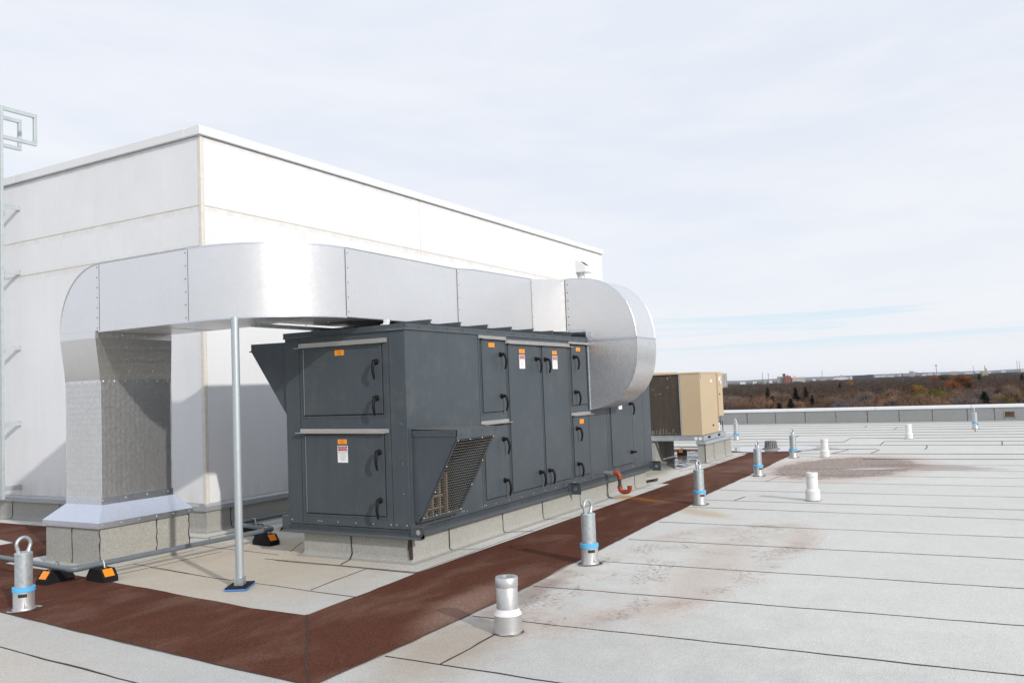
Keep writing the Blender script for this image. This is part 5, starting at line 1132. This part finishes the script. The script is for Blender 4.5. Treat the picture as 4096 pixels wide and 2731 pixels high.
# the rest of the wood, too many and too far to count
rng = np.random.default_rng(9); MN = ['twig_brown', 'twig_grey', 'twig_tan', 'leaf_rust', 'leaf_olive', 'leaf_yellow', 'crown_shade']; far = {i: [] for i in range(7)}
simple('crown_shade', (.020, .016, .015), 1, 0, .2, .3)  # dark solids added inside far crowns, standing for the shade between twigs
cells = []
def cellrange(d0, d1, b0, b1, st):
    x0, x1 = 0, d1; n_ = int(d1 / st) + 2
    for i in range(n_):
        for j in range(-n_, n_):
            x, y = (i + rng.uniform(.12, .88)) * st, (j + rng.uniform(.12, .88)) * st; d = math.hypot(x, y)
            if d0 <= d < d1 and b0 <= math.degrees(math.atan2(y, x)) < b1: cells.append((x, y, d, st))
cellrange(700, 1300, -5, 18.5, 15.5); cellrange(1300, 2000, -5, 18.5, 19.0); cellrange(2000, 3200, -5, 18.5, 27.0); cellrange(3200, 4300, -5, 10.2, 40.0); cellrange(4300, 6200, -5, 7.2, 55.0); cellrange(290, 700, -14, -3.1, 15); cellrange(290, 700, 16.3, 27, 15); cellrange(700, 1300, 18.5, 27, 20); cellrange(700, 1300, -14, -5, 20)
for x, y, d, st in cells:
    if d < 1000 and not free(x, y, 4.5): continue
    g = st / 15.5; w_ = 6.9 * g * rng.uniform(.75, 1.2); h1 = rng.uniform(7.5, 15.2); n = 430 if d < 1300 else (160 if d < 2000 else 80)
    g2_ = min(g, 1.8); p = crown_pts(rng, n, w_, 4.0, h1, 22); v = sliver_arrays(rng, p, 1.15 * g2_, .36 * g2_, .08, np.array([0, 0, 5.5]), 1.0) + np.array([x, y, GZ])
    far[int(rng.choice(6, p=[.34, .34, .18, .03, .09, .02]))].append(v)
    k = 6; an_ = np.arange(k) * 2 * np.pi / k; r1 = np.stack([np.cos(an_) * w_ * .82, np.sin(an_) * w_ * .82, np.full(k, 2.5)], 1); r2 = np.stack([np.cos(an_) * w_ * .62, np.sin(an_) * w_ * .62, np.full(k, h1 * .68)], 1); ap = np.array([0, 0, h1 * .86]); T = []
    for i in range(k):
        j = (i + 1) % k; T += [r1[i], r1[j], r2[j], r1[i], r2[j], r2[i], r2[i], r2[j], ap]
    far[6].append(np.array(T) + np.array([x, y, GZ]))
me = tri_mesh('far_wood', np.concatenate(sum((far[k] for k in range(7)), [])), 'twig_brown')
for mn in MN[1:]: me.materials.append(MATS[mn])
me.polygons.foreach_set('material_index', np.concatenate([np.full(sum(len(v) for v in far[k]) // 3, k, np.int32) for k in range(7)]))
fo = bpy.data.objects.new('far_wood', me); COL.objects.link(fo); fo['kind'] = 'stuff'; fo['label'] = 'brown bare wood stretching away to the skyline'; fo['category'] = 'wood'

# ---- buildings on the skyline
simple('far_cream', (.64, .61, .55), .8); simple('far_grey', (.37, .355, .33), .8); simple('far_brick', (.33, .10, .07), .8); simple('far_dark', (.05, .06, .075), .7); simple('far_white', (.66, .66, .66), .7); simple('far_window', (.06, .07, .085), .3); simple('far_tan', (.42, .36, .28), .8); simple('mast_steel', (.25, .24, .24), .6)
def far_building(name, bd, d, wd, dp, ztop, mat_, label, cat, win=None, extra=None, zb=GZ):
    """a block turned to face the roof; win=(cols, rows, w, h, z of lowest row, pitch)"""
    x, y = pol(bd, d); o = thing(name, label, cat, (x, y, zb)); o.rotation_euler = (0, 0, R(bd + 90))      # local +x runs to the left of the view
    mb = MB(); mb.box(-wd / 2, wd / 2, -dp / 2, dp / 2, 0, ztop - zb); me = mb.mesh('wall', [mat_]); c = bpy.data.objects.new('wall', me); COL.objects.link(c); c.parent = o
    mb = MB(); mb.box(-wd / 2 - .2, wd / 2 + .2, -dp / 2 - .2, dp / 2 + .2, ztop - zb + .02, ztop - zb + .5); c = bpy.data.objects.new('roof_edge', mb.mesh('roof_edge', [mat_])); COL.objects.link(c); c.parent = o
    if win:
        cols, rows, ww, wh, z0, pz_ = win; wm = MB(); wm.box(-ww / 2, ww / 2, -.15, .15, 0, wh); wme = wm.mesh('window', ['far_window'])
        for i in range(cols):
            for j in range(rows):
                c = bpy.data.objects.new('window', wme); COL.objects.link(c); c.parent = o; c.location = (-wd / 2 + wd * (i + .5) / cols, dp / 2 + .05, z0 - zb + j * pz_)
    if extra:
        for nm, (a, b_, z0, z1), m_ in extra:
            mb = MB(); mb.box(a, b_, -dp * .3, dp * .3, z0 - zb, z1 - zb); c = bpy.data.objects.new(nm, mb.mesh(nm, [m_])); COL.objects.link(c); c.parent = o
    return o
# local +x = left as seen; the face turned to the camera is +y
far_building('apartment_tower', 15.60, 2200, 20, 16, 21.5, 'far_cream', 'tall cream apartment tower just right of the tan condenser', 'tower', (5, 12, 1.9, 1.7, -13, 2.8), [('penthouse_box', (-2, 4, 22.1, 24.0), 'far_cream')])
far_building('grey_block', 11.93, 2900, 27, 24, 9.4, 'far_grey', 'grey block with a lift tower left of the red brick block', 'building', (6, 5, 1.9, 1.7, -11.5, 4.0), [('lift_tower', (-13, -4, 10, 19), 'far_dark')])
far_building('brick_block', 11.53, 2890, 19, 24, 10.2, 'far_brick', 'red brick block with white top band between pale blocks', 'building', (4, 5, 1.9, 1.7, -12, 4.0), [('roof_box', (-2, 4, 10.8, 13.5), 'far_dark')])
far_building('white_block', 10.88, 2920, 40, 24, 5.3, 'far_cream', 'cream-white block with window rows right of the brick block', 'building', (10, 4, 2.4, 1.6, -10, 3.8), [('roof_box', (8, 17, 5.9, 11.5), 'far_cream'), ('low_wing', (20.2, 29, -10, 5.0), 'far_tan')])
o = thing('dark_roof_hall', 'low dark rounded roof in front of the white block', 'hall', (*pol(11.0, 2780), GZ)); o.rotation_euler = (0, 0, R(101)); mb = MB(); mb.prism([(-30, 0), (30, 0), (30, 11), (18, 15), (2, 17.2), (-12, 15.5), (-24, 12), (-30, 9)], 'y', -12, 12); c = bpy.data.objects.new('roof', mb.mesh('roof', ['far_dark'])); COL.objects.link(c); c.parent = o
o = thing('white_dome_hall', 'long white round-roofed hall with a pale tower behind, mid skyline', 'hall', (*pol(8.35, 4400), GZ)); o.rotation_euler = (0, 0, R(98)); o.scale = (1.6, 1.6, 1); mb = MB(); mb.prism([(-23, 0), (23, 0), (22, 17), (16, 21.2), (0, 23.6), (-16, 21.2), (-22, 17)], 'y', -15, 15); c = bpy.data.objects.new('roof', mb.mesh('roof', ['far_white'])); COL.objects.link(c); c.parent = o
mb = MB(); mb.box(-4, 2, -34, -26, 0, 33); c = bpy.data.objects.new('tower', mb.mesh('tower', ['far_tan'])); COL.objects.link(c); c.parent = o
far_building('dark_townhouses', 7.05, 4400, 92, 24, 3.6, 'far_dark', 'row of dark blue-grey flat-roofed blocks above the orange tree', 'building', (8, 2, 5, 2.6, -8, 6), [('white_gap', (22, 25, -12, 2.8), 'far_white'), ('white_gap', (-5, -2, -12, 2.8), 'far_white'), ('end_block', (-45, -16, 4.15, 6.2), 'far_dark')])
for i, (bd, d, wd, zt, mt, lab) in enumerate(((14.35, 3400, 34, -4.0, 'far_white', 'low white shed left on the skyline beside the tower'), (12.95, 3000, 14, 1.2, 'far_grey', 'small grey flat shed under the left radio mast'), (12.6, 3300, 18, -2.5, 'far_white', 'pale sheds just left of the grey block'), (9.4, 4600, 50, -4.0, 'far_tan', 'pale low roofs right of the white block'),
        (6.15, 6500, 66, -3.2, 'far_white', 'white warehouse right of the dark blue-grey blocks'), (5.5, 6600, 80, -4.5, 'far_white', 'long white warehouse left of the grain silo'), (4.95, 6400, 34, -3.2, 'far_cream', 'cream warehouse by the church spire'), (3.6, 6500, 60, -5.0, 'far_white', 'white shed right of the silo conveyor'), (2.85, 6700, 56, -3.6, 'far_white', 'white roofs around the lone mast'),
        (1.95, 5200, 60, 5.5, 'far_tan', 'pinkish brown slab building at the right skyline'), (1.2, 6600, 84, -4.0, 'far_white', 'white sheds right of the pinkish slab'), (.25, 6800, 74, -3.5, 'far_white', 'long white shed near the factory stack'), (-.6, 6600, 44, -2.5, 'far_white', 'pale shed left of the right picture edge'), (-1.6, 6500, 48, 7, 'far_cream', 'tall cream shed at the right picture edge'), (13.6, 3500, 24, -5.0, 'far_cream', 'low cream shed between the tower and the mast'),
        (5.85, 7000, 36, -.6, 'far_cream', 'cream shed behind the white warehouse right of the dark blocks'), (3.25, 7000, 46, -1.5, 'far_cream', 'cream roofs behind the lone mast'), (.75, 7000, 40, .3, 'far_white', 'small white shed behind the pinkish slab'), (7.75, 6400, 22, -3.6, 'far_white', 'white shed between the round hall and the dark blocks'), (9.95, 4700, 26, -4.2, 'far_white', 'small white shed by the pale mast'))):
    far_building('warehouse', bd, d, wd * .62, 30, zt, mt, lab, 'warehouse', None, None)
def mast(bd, d, h, label, wd=1.2, top=0):
    x, y = pol(bd, d); o = thing('radio_mast', label, 'mast', (x, y, GZ)); mb = MB()
    for sx, sy in ((1, 1), (1, -1), (-1, 0)): mb.tube([(x + sx * wd, y + sy * wd, GZ), (x + sx * wd * .35, y + sy * wd * .35, GZ + h)], .28, 4)
    z = GZ
    while z < GZ + h - 4: mb.tube([(x + wd * .7, y + wd * .7, z), (x - wd * .7, y, z + 4)], .16, 4); z += 4
    if top: mb.lathe([(.5, h - 3), (top, h - 2), (top, h), (.5, h + .5)], (x, y, GZ), 8)
    part('lattice', mb, 'mast_steel', o)
mast(13.1, 2500, 47, 'thin radio mast left on the skyline', 1.4); mast(11.98 + .75, 2600, 42, 'short cluttered mast left of the grey block', 1.0, 2.2); mast(2.92, 2400, 46, 'tall mast with a round head right of the silo', 1.1, 2.4); mast(9.45, 3200, 48, 'thin pale mast between the white block and the white hall', 1.2, 1.6); mast(-1.3, 3400, 58, 'left mast of the pair at the right picture edge', 1.1); mast(-1.42, 3300, 54, 'right mast of the pair at the right picture edge', 1.1); mast(.95, 3400, 46, 'faint mast above the golden tree', 1.1)
x, y = pol(4.30, 5000); o = thing('grain_silo', 'grey concrete silo tower with a sloping conveyor on the skyline', 'silo', (x, y, GZ)); o.rotation_euler = (0, 0, R(94)); o.scale = (1.45, 1.45, 1); mb = MB()
for i in range(3): mb.lathe([(2.6, 0), (2.6, 39 + (i == 0) * 1.5), (.5, 40.5)], (4 - i * 4.6, 0, 0), 12)
c = bpy.data.objects.new('silo', mb.mesh('silo', ['far_grey'])); COL.objects.link(c); c.parent = o
mb = MB(); mb.loft([(-8, -1, 33), (-8, 1, 33), (-8, 1, 36), (-8, -1, 36)], [(-33, -1, 23), (-33, 1, 23), (-33, 1, 25.5), (-33, -1, 25.5)]); mb.loft([(-33, -1, 24), (-33, 1, 24), (-33, 1, 25.5), (-33, -1, 25.5)], [(-43, -1, 31), (-43, 1, 31), (-43, 1, 32.5), (-43, -1, 32.5)]); mb.box(-34, -32, -1, 1, 0, 24); mb.box(-20, -19, -1, 1, 0, 29); c = bpy.data.objects.new('conveyor', mb.mesh('conveyor', ['far_dark'])); COL.objects.link(c); c.parent = o
x, y = pol(4.82, 1900); o = thing('church_spire', 'dark needle-thin church spire left of the silo', 'church', (x, y, GZ)); mb = MB(); mb.box(x - 2.4, x + 2.4, y - 2.4, y + 2.4, GZ, GZ + 15); mb.loft([(x - 2.6, y - 2.6, GZ + 15), (x + 2.6, y - 2.6, GZ + 15), (x + 2.6, y + 2.6, GZ + 15), (x - 2.6, y + 2.6, GZ + 15)], [(x - .1, y - .1, GZ + 29), (x + .1, y - .1, GZ + 29), (x + .1, y + .1, GZ + 29), (x - .1, y + .1, GZ + 29)]); part('tower', mb, 'far_dark', o)
x, y = pol(.35, 3000); o = thing('factory_stack', 'brown factory tower with a stack at the right skyline', 'factory', (x, y, GZ)); mb = MB(); mb.box(x - 8, x + 8, y - 8, y + 8, GZ, GZ + 26); mb.box(x - 3, x + 3, y - 5, y + 1, GZ + 26, GZ + 34); mb.lathe([(1.4, 26), (1.1, 43)], (x, y, GZ), 8); part('tower', mb, 'far_tan', o)
for bd, d, h, lab in ((7.34, 205, 16.0, 'thin grey lamp post tip showing above the parapet, left one'), (5.78, 205, 16.1, 'thin grey lamp post tip showing above the parapet, right one')):
    x, y = pol(bd, d); o = thing('lamp_post', lab, 'lamp post', (x, y, GZ)); mb = MB(); mb.tube([(x, y, GZ), (x, y, GZ + h)], [.12, .07], 8); part('pole', mb, 'far_cream', o); mb = MB(); mb.box(x - .25, x + .25, y - .4, y + .4, GZ + h, GZ + h + .16); part('lamp_head', mb, 'far_cream', o)

# ------------------------------------------------------------------ haze
HAZE = 1.6e-5
mz = bpy.data.materials.new('haze'); mz.use_nodes = True; t = mz.node_tree; t.nodes.clear(); oo = N(t, 'ShaderNodeOutputMaterial'); pvn = N(t, 'ShaderNodeVolumePrincipled')
pvn.inputs['Color'].default_value = (.86, .90, .97, 1); pvn.inputs['Density'].default_value = HAZE; lk(t, pvn.outputs[0], oo.inputs['Volume']); MATS['haze'] = mz
mb = MB(); mb.box(-13200, 13200, -13200, 13200, GZ - 6.5, 46); solid('haze', mb, 'haze', kind='stuff')
